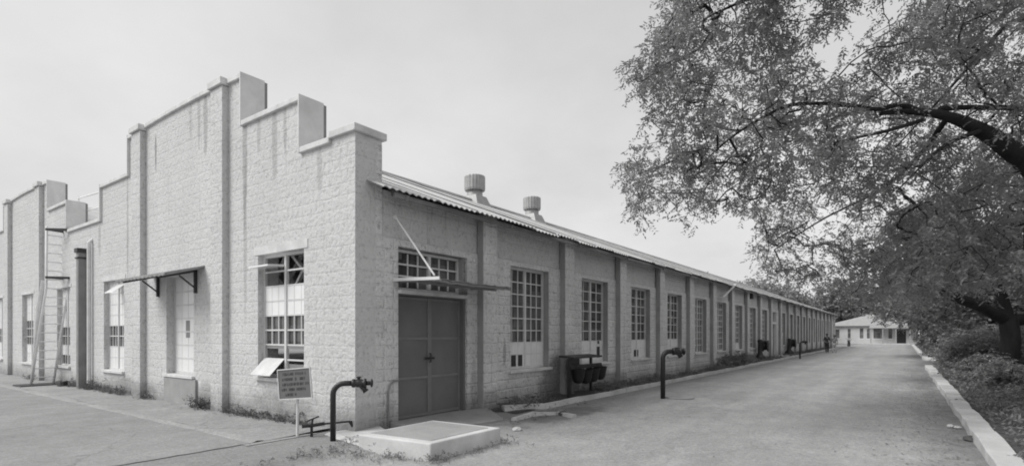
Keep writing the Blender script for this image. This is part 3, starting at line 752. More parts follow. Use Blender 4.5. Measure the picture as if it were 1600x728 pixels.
# hose drums on posts, further along
def drum(loc, label):
    t = thing('hose_post', label, 'hose reel', loc, 0, 'dark hose reels along the side wall')
    mb = MB(); mb.lathe((0,0,0), [(.30,-.05),(.30,.30),(.2,.38),(.13,.5),(.12,1.05),(.16,1.2),(.1,1.3)], 12); mb.build('post', M['black'], t, smooth=True)
    mb = MB(); mb.lathe((.42,-.22,.92), [(.12,-.16),(.34,-.15),(.34,-.11),(.25,-.1),(.25,.1),(.34,.11),(.34,.15),(.12,.16)], 18, 'y'); d = mb.build('reel', M['black'], t, smooth=True)
    mb = MB(); mb.tube([(.0,-.05,1.05),(.2,-.2,1.2),(.5,-.22,1.22)], .05, 8); mb.build('arm', M['black'], t)
drum((28.6,-.30,0), 'nearer dark hose reel on a post by the side wall')
drum((38.6,-.30,0), 'farther dark hose reel on a post past the side doorway')

# ------------------------------------------------------------------ vegetation helpers
def unit(v): return v/np.maximum(np.linalg.norm(v, axis=-1, keepdims=True), 1e-9)
def sprays(cent, nsp, nlf, L, leaf, wid, droop, g=rng, upbias=.5):
    """pinnate sprays of narrow leaflets hung round each centre -> verts, quads"""
    N = len(cent)*nsp
    base = np.repeat(cent, nsp, axis=0)+g.normal(0, L*.35, (N, 3))
    d = g.normal(0, 1, (N, 3)); d[:, 2] = d[:, 2]*.5-droop; d = unit(d)
    ln = L*g.uniform(.6, 1.25, N)
    side = unit(np.cross(d, np.array([0, 0, 1.0])+g.normal(0, .35, (N, 3))))
    t = (np.arange(nlf)+.6)/nlf
    P = base[:, None]+d[:, None]*(ln[:, None]*t[None])[..., None]
    P[..., 2] -= (ln[:, None]*t[None]**2)*.35*max(droop, .2)
    sg = np.where(np.arange(nlf) % 2 == 0, 1., -1.)
    ax = d[:, None]*.55+side[:, None]*sg[None, :, None]*.85+g.normal(0, .3, (N, nlf, 3)); ax[..., 2] -= .3*droop
    ax = unit(ax)
    nr = unit(np.array([0, 0, upbias])+g.normal(0, .55, (N, nlf, 3)))
    w = unit(np.cross(ax, nr))
    sz = leaf*g.uniform(.5, 1.5, (N, nlf, 1)); ww = wid*g.uniform(.7, 1.25, (N, nlf, 1))
    P = P.reshape(-1, 3); ax = (ax*sz).reshape(-1, 3); w = (w*ww).reshape(-1, 3)
    v = np.stack([P, P+ax*.45+w*.5, P+ax, P+ax*.4-w*.5], 1).reshape(-1, 3)
    q = np.arange(len(v)).reshape(-1, 4)
    return v, q
def branch_net(mb, limbs, cent, rtip, g=rng, n=5, jit=.08, rmax=.2):
    """thin branches that join every leaf centre to the nearest older wood"""
    nodes = [np.array(p) for L_ in limbs for p in L_]; par = [-1]*len(nodes); nl = len(nodes)
    C = np.array(cent); arr = np.array(nodes)
    dist = np.min(np.linalg.norm(C[:, None]-arr[None], axis=2), axis=1)
    order = np.argsort(dist)
    buf = np.empty((nl+len(C), 3)); buf[:nl] = arr; k = nl
    for i in order:
        p = C[i]; dd = np.linalg.norm(buf[:k]-p, axis=1)
        par.append(int(np.argmin(dd))); buf[k] = p; k += 1
    cnt = np.ones(k)
    for i in range(k-1, nl-1, -1):
        if par[i] >= nl: cnt[par[i]] += cnt[i]
    for i in range(nl, k):
        p0 = buf[par[i]]; p1 = buf[i]; r1 = min(rmax, rtip*cnt[i]**.42); r0 = r1*1.2
        mid = (p0+p1)/2+g.normal(0, jit, 3)*np.linalg.norm(p1-p0)
        mb.tube([p0, mid, p1], [r0, (r0+r1)/2, r1*.85], n, cap=False)
def poly_smooth(pts, n=6):
    """Catmull-Rom through points (x,y,z,r)"""
    P_ = [np.array(p, float) for p in pts]; out = []
    for i in range(len(P_)-1):
        a = P_[max(i-1, 0)]; b = P_[i]; c = P_[i+1]; d = P_[min(i+2, len(P_)-1)]
        for t in np.linspace(0, 1, n, endpoint=False):
            out.append(.5*((2*b)+(-a+c)*t+(2*a-5*b+4*c-d)*t*t+(-a+3*b-3*c+d)*t**3))
    out.append(P_[-1]); return out
def limb(mb, pts, n=10, steps=6):
    s = poly_smooth(pts, steps); mb.tube([p[:3] for p in s], [float(p[3]) for p in s], n); return [p[:3] for p in s]

# ------------------------------------------------------------------ foreground tree: its trunk stands right of the frame, boughs over the road
def uv(u, v, d, r): p = rayv(u, v, d); return (p.x, p.y, p.z, r)
base = ray(1760, 9.6, 0)
T1 = thing('neem_tree', 'large feathery tree with thick dark bough reaching in from the right edge', 'tree', base)
mb = MB(); limbs = []
top = uv(1735, 350, 9.6, .30)
limbs.append(limb(mb, [(base.x, base.y, -.1, .42), (base.x+.05, base.y-.1, 1.2, .34), top], 14))
limbs.append(limb(mb, [top, uv(1660, 300, 9.5, .22), uv(1595, 247, 9.3, .17), uv(1540, 208, 9.2, .125), uv(1480, 182, 9.1, .08), uv(1420, 174, 9.0, .055), uv(1375, 178, 9.0, .035)], 12))
limbs.append(limb(mb, [uv(1440, 176, 9.05, .055), uv(1405, 164, 8.95, .042), uv(1370, 171, 8.9, .036), uv(1310, 163, 8.8, .032), uv(1240, 164, 8.7, .028), uv(1195, 182, 8.6, .022), uv(1140, 217, 8.5, .016), uv(1090, 262, 8.4, .009)], 8))
limbs.append(limb(mb, [uv(1470, 170, 9.1, .05), uv(1530, 168, 9.5, .045), uv(1620, 174, 9.9, .06), uv(1740, 210, 9.9, .09), uv(1750, 330, 9.7, .12)], 8))
limbs.append(limb(mb, [uv(1690, 60, 10.2, .07), uv(1590, 32, 10.4, .045), uv(1530, 88, 10.3, .035), uv(1460, 165, 10.2, .02), uv(1400, 230, 10.2, .012)], 7))
limbs.append(limb(mb, [uv(1440, 188, 9.0, .035), uv(1385, 205, 8.7, .028), uv(1320, 220, 8.4, .02), uv(1270, 243, 8.2, .012)], 7))
limbs.append(limb(mb, [uv(1530, 205, 9.1, .04), uv(1480, 225, 8.8, .03), uv(1450, 250, 8.6, .018), uv(1400, 300, 8.5, .01)], 7))
limbs.append(limb(mb, [top, uv(1700, 200, 10, .22), uv(1660, 40, 10.4, .16), uv(1560, -90, 10.6, .1), uv(1400, -130, 10.6, .06), uv(1240, -110, 10, .03)], 10))
limbs.append(limb(mb, [uv(1600, -50, 10.6, .08), uv(1450, -20, 10.2, .06), uv(1330, -20, 9.6, .045), uv(1200, -10, 9.0, .03), uv(1100, 30, 8.6, .015)], 8))
limbs.append(limb(mb, [uv(1740, 380, 9.7, .16), uv(1660, 350, 10.5, .10), uv(1590, 348, 11, .07), uv(1540, 370, 11.5, .04), uv(1480, 420, 12, .02)], 8))
limbs.append(limb(mb, [uv(1480, 185, 9.1, .05), uv(1430, 250, 10.5, .04), uv(1370, 300, 11.5, .03), uv(1290, 340, 12.3, .02), uv(1210, 390, 12.8, .012)], 7))
# crown density over bearing/elevation, given true depth by the boughs
def inpoly(x, y, P_):
    c = False; j = len(P_)-1
    for i in range(len(P_)):
        if (P_[i][1] > y) != (P_[j][1] > y) and x < (P_[j][0]-P_[i][0])*(y-P_[i][1])/(P_[j][1]-P_[i][1])+P_[i][0]: c = not c
        j = i
    return c
OUT = [(1062,-140),(1050,0),(1010,72),(990,95),(995,150),(1008,180),(995,225),(972,265),(985,300),(980,360),(1000,352),(1018,325),(1050,318),(1068,362),(1082,350),(1092,318),(1140,322),(1180,340),(1188,370),(1178,408),(1210,425),(1260,455),(1330,468),(1420,470),(1520,440),(1620,430),(1760,420),(1800,-140)]
GAPS = [(1300,85,50,38,.95), (1370,12,55,24,.97), (1345,45,40,30,.8), (1255,30,30,30,.5), (1340,55,30,22,.6), (1380,118,45,16,.6), (1130,292,30,18,.45), (1290,352,40,25,.6), (1240,395,34,26,.5), (1425,290,35,25,.45), (1060,205,38,26,.45), (1180,225,40,20,.4), (1590,70,30,40,.5), (1200,60,22,22,.35), (1030,165,25,14,.4), (1500,120,40,18,.35), (1365,345,26,20,.5), (1160,160,26,16,.35)]
MAINL = [(1140,215),(1195,180),(1240,162),(1310,166),(1380,172),(1480,180),(1540,206),(1595,245),(1660,300)]
def segd(x, y, a, b):
    t_ = max(0, min(1, ((x-a[0])*(b[0]-a[0])+(y-a[1])*(b[1]-a[1]))/((b[0]-a[0])**2+(b[1]-a[1])**2)))
    return math.hypot(x-a[0]-t_*(b[0]-a[0]), y-a[1]-t_*(b[1]-a[1]))
pts = []; pr = random.Random(5)
while len(pts) < 4000:
    u = pr.uniform(960, 1790); v = pr.uniform(-140, 470)
    if not inpoly(u, v, OUT): continue
    dens = 1.0
    for (gu, gv, ru, rv, s_) in GAPS:
        e = ((u-gu)/ru)**2+((v-gv)/rv)**2
        if e < 1.4: dens *= 1-s_*min(1, 1.6-e)
    if u > 1620: dens *= .5
    if u < 1180: dens *= 1.0
    lo, hi = (7.4, 9.6) if v < 260 else (8.0, 12.8)
    if u > 1350: lo, hi = 8.0, 12.0
    d = pr.uniform(lo, hi)
    if min(segd(u, v, MAINL[i], MAINL[i+1]) for i in range(len(MAINL)-1)) < 28 and (u > 1455 or pr.random() < .75): d = pr.uniform(9.6, 12.0)
    if v > 310 and 1150 < u < 1400: d = pr.uniform(10.5, 13.5)
    p_ = rayv(u, v, d)
    cl_ = mnoise.noise(p_*1.15)+.55*mnoise.noise(p_*2.7+Vector((5,3,1)))      # leaves gather in clumps with gaps between
    if pr.random() > dens*max(.12, min(1.0, .55+1.5*cl_)): continue
    pts.append(tuple(p_))
cent = np.array(pts)
branch_net(mb, limbs, cent[::2], .0042, rng, 4, .1, .035)
mb.v = [(a-base.x, b-base.y, c) for a, b, c in mb.v]
mb.build('trunk', M['bark'], T1, smooth=True)
v_, q_ = sprays(cent-np.array([base.x, base.y, 0]), 4, 12, .24, .066, .026, .6)
fast_mesh('crown', v_, q_, M['leafA'], T1)
# ------------------------------------------------------------------ trees along the verge and behind
def crown_points(n, blobs, g):
    out = []; wsum = [b[3]*b[4]*b[5] for b in blobs]; tot = sum(wsum)
    for b, w in zip(blobs, wsum):
        k = max(4, int(n*w/tot)); p = unit(g.normal(0, 1, (k, 3)))*(g.uniform(0.15, 1, (k, 1))**(1/2.4))
        out.append(p*np.array(b[3:6])+np.array(b[:3]))
    return np.concatenate(out)
def tree(name, label, loc, trunkpts, blobs, n, nsp, nlf, L, leaf, wid, droop, lm, group=None, seed=1, rtip=.012, net=2, extra=()):
    g = np.random.default_rng(seed)
    t = thing(name, label, 'tree', loc, 0, group)
    m_ = MB(); lb = [limb(m_, tp, 12) for tp in trunkpts]
    for e in extra: lb.append(limb(m_, e, 8))
    c = crown_points(n, blobs, g)
    branch_net(m_, lb, c[::net], rtip, g, 4, .1, .14)
    m_.build('trunk', M['bark'], t, smooth=True)
    v, q = sprays(c, nsp, nlf, L, leaf, wid, droop, g)
    fast_mesh('crown', v, q, lm, t); return t
GT = 'trees beyond the near bough'
# near verge tree with the visible stout trunk
b0 = Vector((17.2,-9.75,.1))
tree('verge_tree', 'stout dark tree trunk among shrubs just behind the right kerb', b0,
     [[(0,0,-.2,.36), (.02,.03,.5,.27), (-.05,-.05,1.3,.25), (.1,.0,2.0,.24)],
      [(.1,0,1.9,.18), (-.6,.7,2.35,.16), (-1.4,1.6,2.8,.15), (-1.9,2.1,3.5,.11), (-2.3,2.7,4.6,.08)],
      [(.1,0,1.9,.2), (.9,-.9,2.1,.16), (1.8,-1.8,2.6,.12), (2.6,-2.5,3.6,.08)],
      [(.1,0,1.9,.2), (.3,.2,3.0,.16), (.2,.5,4.2,.12), (-.3,1.0,5.4,.07)]],
     [(-1.6,1.9,4.3,2.4,2.3,1.5), (.6,.3,5.4,2.9,2.7,1.7), (2.4,-2.2,4.4,2.6,2.4,1.8), (-.5,-2.6,4.8,2.3,2.0,1.6), (-.4,3.0,3.5,1.5,1.5,.9), (2.5,1.4,3.9,2.0,1.8,1.4)],
     950, 4, 9, .42, .14, .065, .35, M['leafB'], seed=3)
k_ = 0
for (x, y, h, r, sd, lab, lm, ls) in (
     (30.0,-10.8, 7.2, 4.2, 4, 'dark bushy tree beside the road just past the crossing', 'leafB', .17),
     (42.0,-9.6, 8.3, 4.6, 5, 'broad dark tree overhanging the road before the pale house', 'leafB', .21),
     (56.0,-12.5, 9.5, 5.0, 6, 'taller dark tree on the verge behind the overhanging one', 'leafB', .26),
     (25.0,-15.5, 7.5, 4.4, 8, 'dark tree standing deep in the verge behind the stout trunk', 'leafB', .18),
     (12.5,-14.5, 6.5, 3.6, 9, 'dark tree at the right edge, deep in the verge', 'leafB', .14)):
    tree('verge_tree', lab, (x, y, 0),
      [[(0,0,-.1,.3), (.1,.1,h*.2,.24), (0,.2,h*.4,.18)], [(0,.2,h*.38,.14), (-r*.4,r*.3,h*.55,.09), (-r*.6,r*.5,h*.7,.05)], [(0,.2,h*.38,.14), (r*.4,-r*.3,h*.6,.09), (r*.5,-r*.5,h*.75,.05)], [(0,.2,h*.4,.14), (.1,.1,h*.8,.06)]],
      [(0,0,h*.68,r*.8,r*.8,h*.30), (-r*.5,r*.45,h*.5,r*.6,r*.6,h*.24), (r*.5,-r*.4,h*.52,r*.6,r*.6,h*.26), (r*.3,r*.5,h*.45,r*.55,r*.55,h*.22), (-r*.3,-r*.5,h*.4,r*.6,r*.6,h*.24)],
      1000, 4, 8, ls*3, ls, ls*.5, .35, M[lm], seed=sd)
far = [(112, 14, 12, 5.5, 'far pale grey tree rising directly behind the end of the factory'), (122, 3, 13.5, 6.0, 'far rounded tree behind the left roof slope of the pale house'), (126, -8, 14, 6.5, 'far tall tree behind the ridge of the pale house'), (116, -17, 12.5, 6.0, 'far tree to the right of the pale house'), (96, -17, 11, 5.5, 'tree close to the right end of the pale house'), (76, -12.5, 10.5, 5.5, 'large tree on the road side in front of the pale house'), (100, 24, 12.5, 6, 'leftmost far tree showing over the factory roof'), (92, 9, 9.5, 4.8, 'pale bushy tree standing between factory end and pale house'), (135, 22, 16, 7.5, 'tallest far tree, at the back of the tree line')]
for i, (x, y, h, r, lab) in enumerate(far):
    tree('background_tree', lab, (x, y, 0),
      [[(0,0,-.1,.35), (.1,.1,h*.25,.28), (0,.2,h*.5,.18)], [(0,.2,h*.4,.16), (-r*.4,r*.3,h*.6,.1)], [(0,.2,h*.4,.16), (r*.4,-r*.3,h*.65,.1)]],
      [(0,0,h*.68,r*.8,r*.8,h*.30), (-r*.5,r*.45,h*.5,r*.6,r*.6,h*.26), (r*.5,-r*.4,h*.52,r*.6,r*.6,h*.28), (r*.1,-r*.6,h*.4,r*.55,r*.55,h*.24), (-r*.4,-r*.4,h*.36,r*.6,r*.6,h*.26)],
      700, 4, 7, 1.0, .42, .26, .3, M['leafC'], seed=20+i)
# shrubs along the right kerb
sh = [(9.2,-9.6,.75,.7,'low leafy shrub at the kerb in the right foreground'), (11.5,-10.6,1.0,.9,'rounded shrub left of and nearer than the stout trunk'), (13.6,-9.3,.8,.75,'small pale-tipped shrub right behind the kerb before the trunk'), (15.4,-9.0,.95,.8,'shrub touching the kerb level with the stout trunk'),
      (19.5,-9.1,1.5,1.0,'tall shrub just past the stout trunk'), (21.8,-9.4,1.7,1.1,'tallest shrub in the hedge before the crossing'), (24.2,-9.1,1.5,1.0,'last shrub before the road crossing'), (22.6,-11.0,1.9,1.3,'dense shrub at the back of the hedge'), (13.5,-12.2,1.1,1.0,'dark shrub below the crown behind the trunk'), (26.0,-10.6,1.9,1.2,'dense shrub at the corner of the crossing'),
      (37.8,-9.5,2.6,1.5,'dark shrub on the far corner of the crossing'), (40.5,-9.3,2.8,1.5,'dark hedge shrub beside the road beyond the crossing'), (44,-9.2,2.8,1.6,'dark shrub farther along the road under the overhanging tree'), (18.2,-11.8,1.6,1.2,'shrub partly hidden by the stout trunk'), (29,-12.5,2.5,1.8,'large shrub under the dark bushy tree')]
for i, (x, y, h, r, lab) in enumerate(sh):
    g_ = np.random.default_rng(60+i); t = thing('shrub', lab, 'shrub', (x, y, .05), 0, 'shrubs along the right verge')
    m_ = MB(); lb = []
    for q in range(5):
        a = q*1.3+i; lb.append(limb(m_, [(.04*math.cos(a), .04*math.sin(a), -.05, .025), (r*.3*math.cos(a), r*.3*math.sin(a), h*.4, .018), (r*.55*math.cos(a), r*.55*math.sin(a), h*.8, .008)], 5, 3))
    c = crown_points(int(150+90*h), [(0,0,h*.5,r,r,h*.5), (r*.4*math.cos(i),r*.4*math.sin(i),h*.75,r*.5,r*.5,h*.35), (-r*.5,r*.2,h*.35,r*.6,r*.6,h*.35)], g_)
    c = c[c[:, 2] > .03]
    branch_net(m_, lb, c[::3], .004, g_, 4, .1, .02); m_.build('stems', M['bark'], t)
    sz = .075 if x < 18 else .11
    v, q = sprays(c, 3, 8, .22 if x < 18 else .3, sz, sz*.5, .1, g_, .9); fast_mesh('foliage', v, q, M['leafD'] if x < 35 else M['leafB'], t)
# ground cover on the verge, grass and weeds
gx = rng.uniform(0, 26.8, 2600); gy = -8.35-rng.uniform(0, 1, 2600)**1.3*5.5
c = np.stack([gx, gy, rng.uniform(.05, .28, 2600)], 1)
v, q = sprays(c, 3, 6, .16, .075, .035, -.2, rng, .9)
tag(fast_mesh('ground_cover', v, q, M['leafD']), 'low leafy ground cover and litter behind the right kerb', 'ground cover', kind='stuff')
def blades(xy, z, h, w, lean=.5):
    n = len(xy); a = rng.uniform(0, 2*math.pi, n); d = np.stack([np.cos(a), np.sin(a), 0*a], 1)
    s = np.stack([-np.sin(a), np.cos(a), 0*a], 1); hh = h*rng.uniform(.4, 1.3, (n, 1)); b = np.concatenate([xy, np.full((n, 1), z)], 1)
    ln = lean*rng.uniform(.2, 1.2, (n, 1))*hh; up = np.array([0, 0, 1.0])
    v = np.stack([b-s*w/2, b+s*w/2, b+d*ln*.4+up*hh*.6+s*w*.35, b+d*ln+up*hh-s*w*.1], 1).reshape(-1, 3)
    return v, np.arange(len(v)).reshape(-1, 4)
def tufts(spec):
    out = []
    for (x, y, rx, ry, n) in spec: out.append(np.stack([rng.normal(x, rx, n), rng.normal(y, ry, n)], 1))
    return np.concatenate(out)
xy = tufts([(-1.05,-.95,.22,.16,420), (-.62,-.62,.12,.08,110), (-1.0,-1.45,.14,.2,240), (-.72,-1.9,.05,.3,200), (-.6,-2.42,.1,.06,90), (.2,-2.45,.4,.05,120), (.9,-2.2,.1,.3,140), (-1.45,-.65,.2,.06,80), (-1.9,-.75,.25,.04,60)])
v, q = blades(xy[::2], -.005, .05, .007, .9)
tag(fast_mesh('grass', v, q, M['grass']), 'sparse dry grass round the concrete plinth', 'grass', kind='stuff')
def weeds(name, spec, label, m_, leaf=.05, L=.1):
    c = []
    for (x, y, rx, ry, h, n) in spec: c.append(np.stack([rng.normal(x, rx, n), rng.normal(y, ry, n), np.abs(rng.normal(0, h, n))+.015], 1))
    v, q = sprays(np.concatenate(c), 2, 6, L, leaf, leaf*.45, -.3, rng, .8)
    return tag(fast_mesh(name, v, q, m_), label, 'weeds', kind='stuff')
weeds('wall_foot_weeds', [(-.08, 1.3+q*.32, .05, .13, .05, 16) for q in range(9)]+[(-.10, 9.4+q*.33, .06, .13, .07, 20) for q in range(9)]+[(-.12, 4.85, .07, .18, .10, 60), (-.10, 5.25, .04, .12, .08, 30), (-.1, 8.0, .05, .2, .04, 24), (-.1, 11.7, .08, .2, .10, 50), (-.08, 13.4, .06, .3, .06, 40), (-.08, 17.5, .06, .6, .06, 50)], 'patchy weeds growing along the foot of the gable front', M['leafW'])
weeds('plinth_weeds', [(-1.15,-.92,.16,.07,.025,22), (-.98,-1.25,.06,.10,.03,15), (-.80,-1.75,.04,.16,.03,19), (-.66,-2.3,.05,.05,.03,11), (-.5,-2.42,.12,.04,.02,11), (.2,-2.42,.3,.03,.02,15), (.92,-2.2,.05,.25,.025,19), (-1.35,-.72,.1,.05,.02,9), (-.55,-.55,.1,.05,.03,11), (-1.8,-.75,.2,.03,.012,9), (.72,.0,.03,.05,.06,9), (3.3,-.3,.15,.1,.04,19), (2.6,-1.5,.4,.12,.012,19), (4.6,-1.2,.7,.15,.012,22)], 'small dark weeds round the concrete plinth and road edge', M['leafG'], .028, .055)
xs = rng.uniform(3.4, 60, 6000); ys = rng.uniform(-.78, -.03, 6000); keep = (np.sin(xs*1.7)+np.sin(xs*.63+1)+rng.normal(0, .7, 6000)) > .0
c = np.stack([xs, ys, rng.uniform(.03, .13, 6000)], 1)[keep][:2400]
v, q = sprays(c, 2, 5, .12, .07, .035, -.3, rng, .8)
tag(fast_mesh('soil_weeds', v, q, M['leafB']), 'dark weeds in the soil strip below the side wall', 'weeds', kind='stuff')
c = np.stack([rng.normal(22.8, 1.3, 260), rng.uniform(-.75, -.1, 260), rng.uniform(.05, .5, 260)], 1)
t = tag(bpy.data.objects.new('weed_clump', None), 'dark clump of taller weeds in the soil strip, mid-way along the side wall', 'weeds'); COL.objects.link(t); t.location = (22.8,-.4,0)
v, q = sprays(c-np.array([22.8,-.4,0]), 3, 6, .2, .1, .05, -.1, rng); fast_mesh('foliage', v, q, M['leafB'], t)
# leaf litter and grit by the kerbs
n = 2600; lx = rng.uniform(-2, 26, n); ly = -7.84+np.abs(rng.normal(0, .55, n)); k2 = 500
lx[:k2] = rng.uniform(-4, 30, k2); ly[:k2] = rng.uniform(-7.5, -1, k2)
a = rng.uniform(0, 6.28, n); sz = rng.uniform(.012, .035, n)
dx = np.cos(a)*sz; dy = np.sin(a)*sz; zz = rng.uniform(.0, .012, n)
v = np.stack([np.stack([lx-dx, ly-dy, zz], 1), np.stack([lx+dy*.45, ly-dx*.45, zz+.006], 1), np.stack([lx+dx, ly+dy, zz+.01], 1), np.stack([lx-dy*.45, ly+dx*.45, zz+.004], 1)], 1).reshape(-1, 3)
tag(fast_mesh('leaf_litter', v, np.arange(len(v)).reshape(-1, 4), M['litter']), 'fallen leaves and grit scattered over the road edge', 'leaf litter', kind='stuff')
# loose stones
def stone(loc, r, label, m_='kerb'):
    bm = bmesh.new(); bmesh.ops.create_icosphere(bm, subdivisions=2, radius=r)
    for vv in bm.verts: vv.co = Vector((vv.co.x*1.3, vv.co.y, vv.co.z*.6))*(1+random.uniform(-.18,.18))
    me = bpy.data.meshes.new('stone'); bm.to_mesh(me); bm.free(); me.materials.append(M[m_])
    o = bpy.data.objects.new('stone', me); COL.objects.link(o); o.location = loc; tag(o, label, 'stone', 'loose stones on the road edge')
p = ray(1487, 1, 0)
def gp(u, v): d = F*EYE/(v-522); q = ray(u, d, 0); return (q.x, q.y, .02)
stone(gp(1485, 667), .055, 'pale loose stone on the road, left one of two beside the right kerb')
stone(gp(1496, 669), .050, 'pale loose stone on the road, right one of two beside the right kerb')
stone(gp(1517, 688), .09, 'dark stone lying against the right kerb', 'soil')
stone(gp(808, 672), .07, 'pale stone near the right end of the concrete plinth')
stone(gp(880, 648), .09, 'dark stone on the road below the kerb end', 'soil')

# ------------------------------------------------------------------ pale house at the end of the road
H = thing('pale_house', 'low white house with a hipped roof closing the end of the road', 'house', (101, -3.2, 0))
hw0, hw1, hd = -5.6, 7.0, 9
def hb(m_, y0, y1, x0, x1, z0, z1): m_.box(x0, x1, y0, y1, z0, z1)
holes = [(-4.2,-3.0,.0,2.4), (-1.0,.1,.9,2.6), (1.5,2.0,.9,2.6), (3.3,3.7,.9,2.5), (-2.4,-1.9,.9,2.5), (4.9,5.5,.9,2.4), (.6,1.0,.9,2.5)]
mb = MB(); wall(mb, mL, 0, .3, -.1, lambda a: 3.05, [hw0, hw1], holes)
mb.box(.3, hd, hw0, hw0+.3, -.1, 3.05); mb.box(.3, hd, hw1-.3, hw1, -.1, 3.05); mb.box(hd-.3, hd, hw0+.3, hw1-.3, -.1, 3.05)
mb.build('wall', M['housewall'], H)
mb = MB(); e = .5; mb.hexa([(-e,hw0-e,3.0),(hd+e,hw0-e,3.0),(hd+e,hw1+e,3.0),(-e,hw1+e,3.0)], [(3.8,-.6,4.75),(5.2,-.6,4.75),(5.2,1.6,4.75),(3.8,1.6,4.75)])
rh = mb.build('roof', M['houseroof'], H)
mb = MB(); mb.box(3.7,5.3,-.8,1.8,4.73,4.95); mb.build('ridge_cap', M['housewall'], rh)
for (a0, a1, z0, z1) in holes:
    mb = MB(); mb.box(.12, .16, a0, a1, z0, z1)
    if z0 < .5: mb.build('door', M['dark'], H)
    else:
        w = mb.build('window', M['glass_far'], H)
        mb = MB(); mb.box(-.05, .1, a0-.1, a1+.1, z0-.12, z0-.003); mb.build('sill', M['white'], w)
mb = MB(); mb.hexa([(-1.9,-4.9,2.55),(-.5,-4.9,2.9),(-.5,.6,2.9),(-1.9,.6,2.55)], [(-1.9,-4.9,2.63),(-.5,-4.9,2.98),(-.5,.6,2.98),(-1.9,.6,2.63)]); pr_ = mb.build('porch_roof', M['houseroof'], H)
for yy in (-4.7,-2.9,-1.2,.4):
    mb = MB(); mb.box(-1.8,-1.65,yy-.07,yy+.07,0,2.57); mb.build('porch_post', M['conc'], pr_)
mb = MB(); mb.box(-2.1,-.01,hw0,hw1,-.1,.14); mb.build('porch_floor', M['kerb2'], H)
# low pale wall left of the house
mb = MB(); mb.box(0,.2,0,10,-.1,2.7); mb.box(-.05,.25,0,10,2.7,2.8)
tag(mb.build('boundary_wall', M['cloth_pale'], None, origin=(0,0,0)), 'plain pale boundary wall between the factory end and the house', 'wall').location = (100, 4.0, 0)

# ------------------------------------------------------------------ people
def skin_body(name, verts, edges, radii, m, parent, root=0, sub=2):
    me = bpy.data.meshes.new(name); me.from_pydata(verts, edges, []); me.materials.append(m)
    o = bpy.data.objects.new(name, me); COL.objects.link(o); o.parent = parent
    sk = o.modifiers.new('skin', 'SKIN')
    for i, r_ in enumerate(radii):
        me.skin_vertices[0].data[i].radius = (r_, r_) if not isinstance(r_, tuple) else r_
        me.skin_vertices[0].data[i].use_root = (i == root)
    sb_ = o.modifiers.new('sub', 'SUBSURF'); sb_.levels = sub; sb_.render_levels = sub
    return o
def person(loc, rz, hgt, label, shirt, trouser, stride=.08, armout=.08):
    t = thing('person', label, 'person', loc, rz, 'people standing on the road'); k = hgt/1.7
    V_ = []; E_ = []; Rr = []
    def a(x, y, z, r_, p=None):
        V_.append((x*k, y*k, z*k)); Rr.append(r_*k)
        if p is not None: E_.append((p, len(V_)-1))
        return len(V_)-1
    pel = a(0,0,.92,.125); wst = a(0,0,1.08,.115,pel); ch = a(0,-.01,1.30,.135,wst); nk = a(0,0,1.46,.055,ch); hd = a(0,.01,1.53,.07,nk); h2 = a(0,.02,1.62,.092,hd); a(0,.01,1.68,.07,h2)
    for s in (-1, 1):
        hip = a(.09*s,0,.86,.09,pel); kn = a(.10*s,stride*s*.5+.02,.48,.058,hip); an = a(.10*s,stride*s,.08,.042,kn); a(.11*s,stride*s+.14,.03,.035,an)
        sh_ = a(.17*s,-.01,1.40,.06,ch); el = a((.22+armout*.6)*s,-.01,1.12,.042,sh_); wr = a((.21+armout)*s,.10,.88,.03,el); a((.21+armout)*s,.13,.79,.036,wr)
    skin_body('body', V_, E_, Rr, M['skin'], t)
    def shell(n, idx, grow, m_):
        vs = []; es = []; rs = []; mp_ = {}
        for i in idx: mp_[i] = len(vs); vs.append(V_[i]); rs.append(Rr[i]+grow)
        for (p, q) in E_:
            if p in mp_ and q in mp_: es.append((mp_[p], mp_[q]))
        skin_body(n, vs, es, rs, m_, t)
    shell('shirt', [0,1,2,11,12,19,20], .014, shirt)
    shell('trousers', [0,7,8,9,15,16,17], .016, trouser)
    mb = MB(); mb.lathe((0,-.012*k,1.63*k), [(.095*k,-.02*k),(.106*k,.02*k),(.098*k,.07*k),(.06*k,.105*k),(.01*k,.115*k)], 14); mb.build('hair', M['hair'], t, smooth=True)
    for s in (-1, 1):
        mb = MB(); mb.lathe((.035*s*k,.105*k,1.625*k), [(.004*k,-.008*k),(.011*k,0),(.004*k,.008*k)], 8); mb.build('eye', M['hair'], t)
    mb = MB(); mb.hexa([(-.012*k,.10*k,1.585*k),(.012*k,.10*k,1.585*k),(.012*k,.14*k,1.585*k),(-.012*k,.14*k,1.585*k)], [(-.006*k,.1*k,1.62*k),(.006*k,.1*k,1.62*k),(.006*k,.11*k,1.62*k),(-.006*k,.11*k,1.62*k)]); mb.build('nose', M['skin'], t)
    return t
person((48.1,-1.75,0), R(120), 1.62, 'person in dark shirt and dark trousers standing close to the factory wall', M['cloth_dark'], M['cloth_dark'], .05)
person((48.4,-2.28,0), R(75), 1.50, 'person in grey shirt and pale trousers standing out on the road', M['cloth_mid'], M['cloth_pale'], .12)

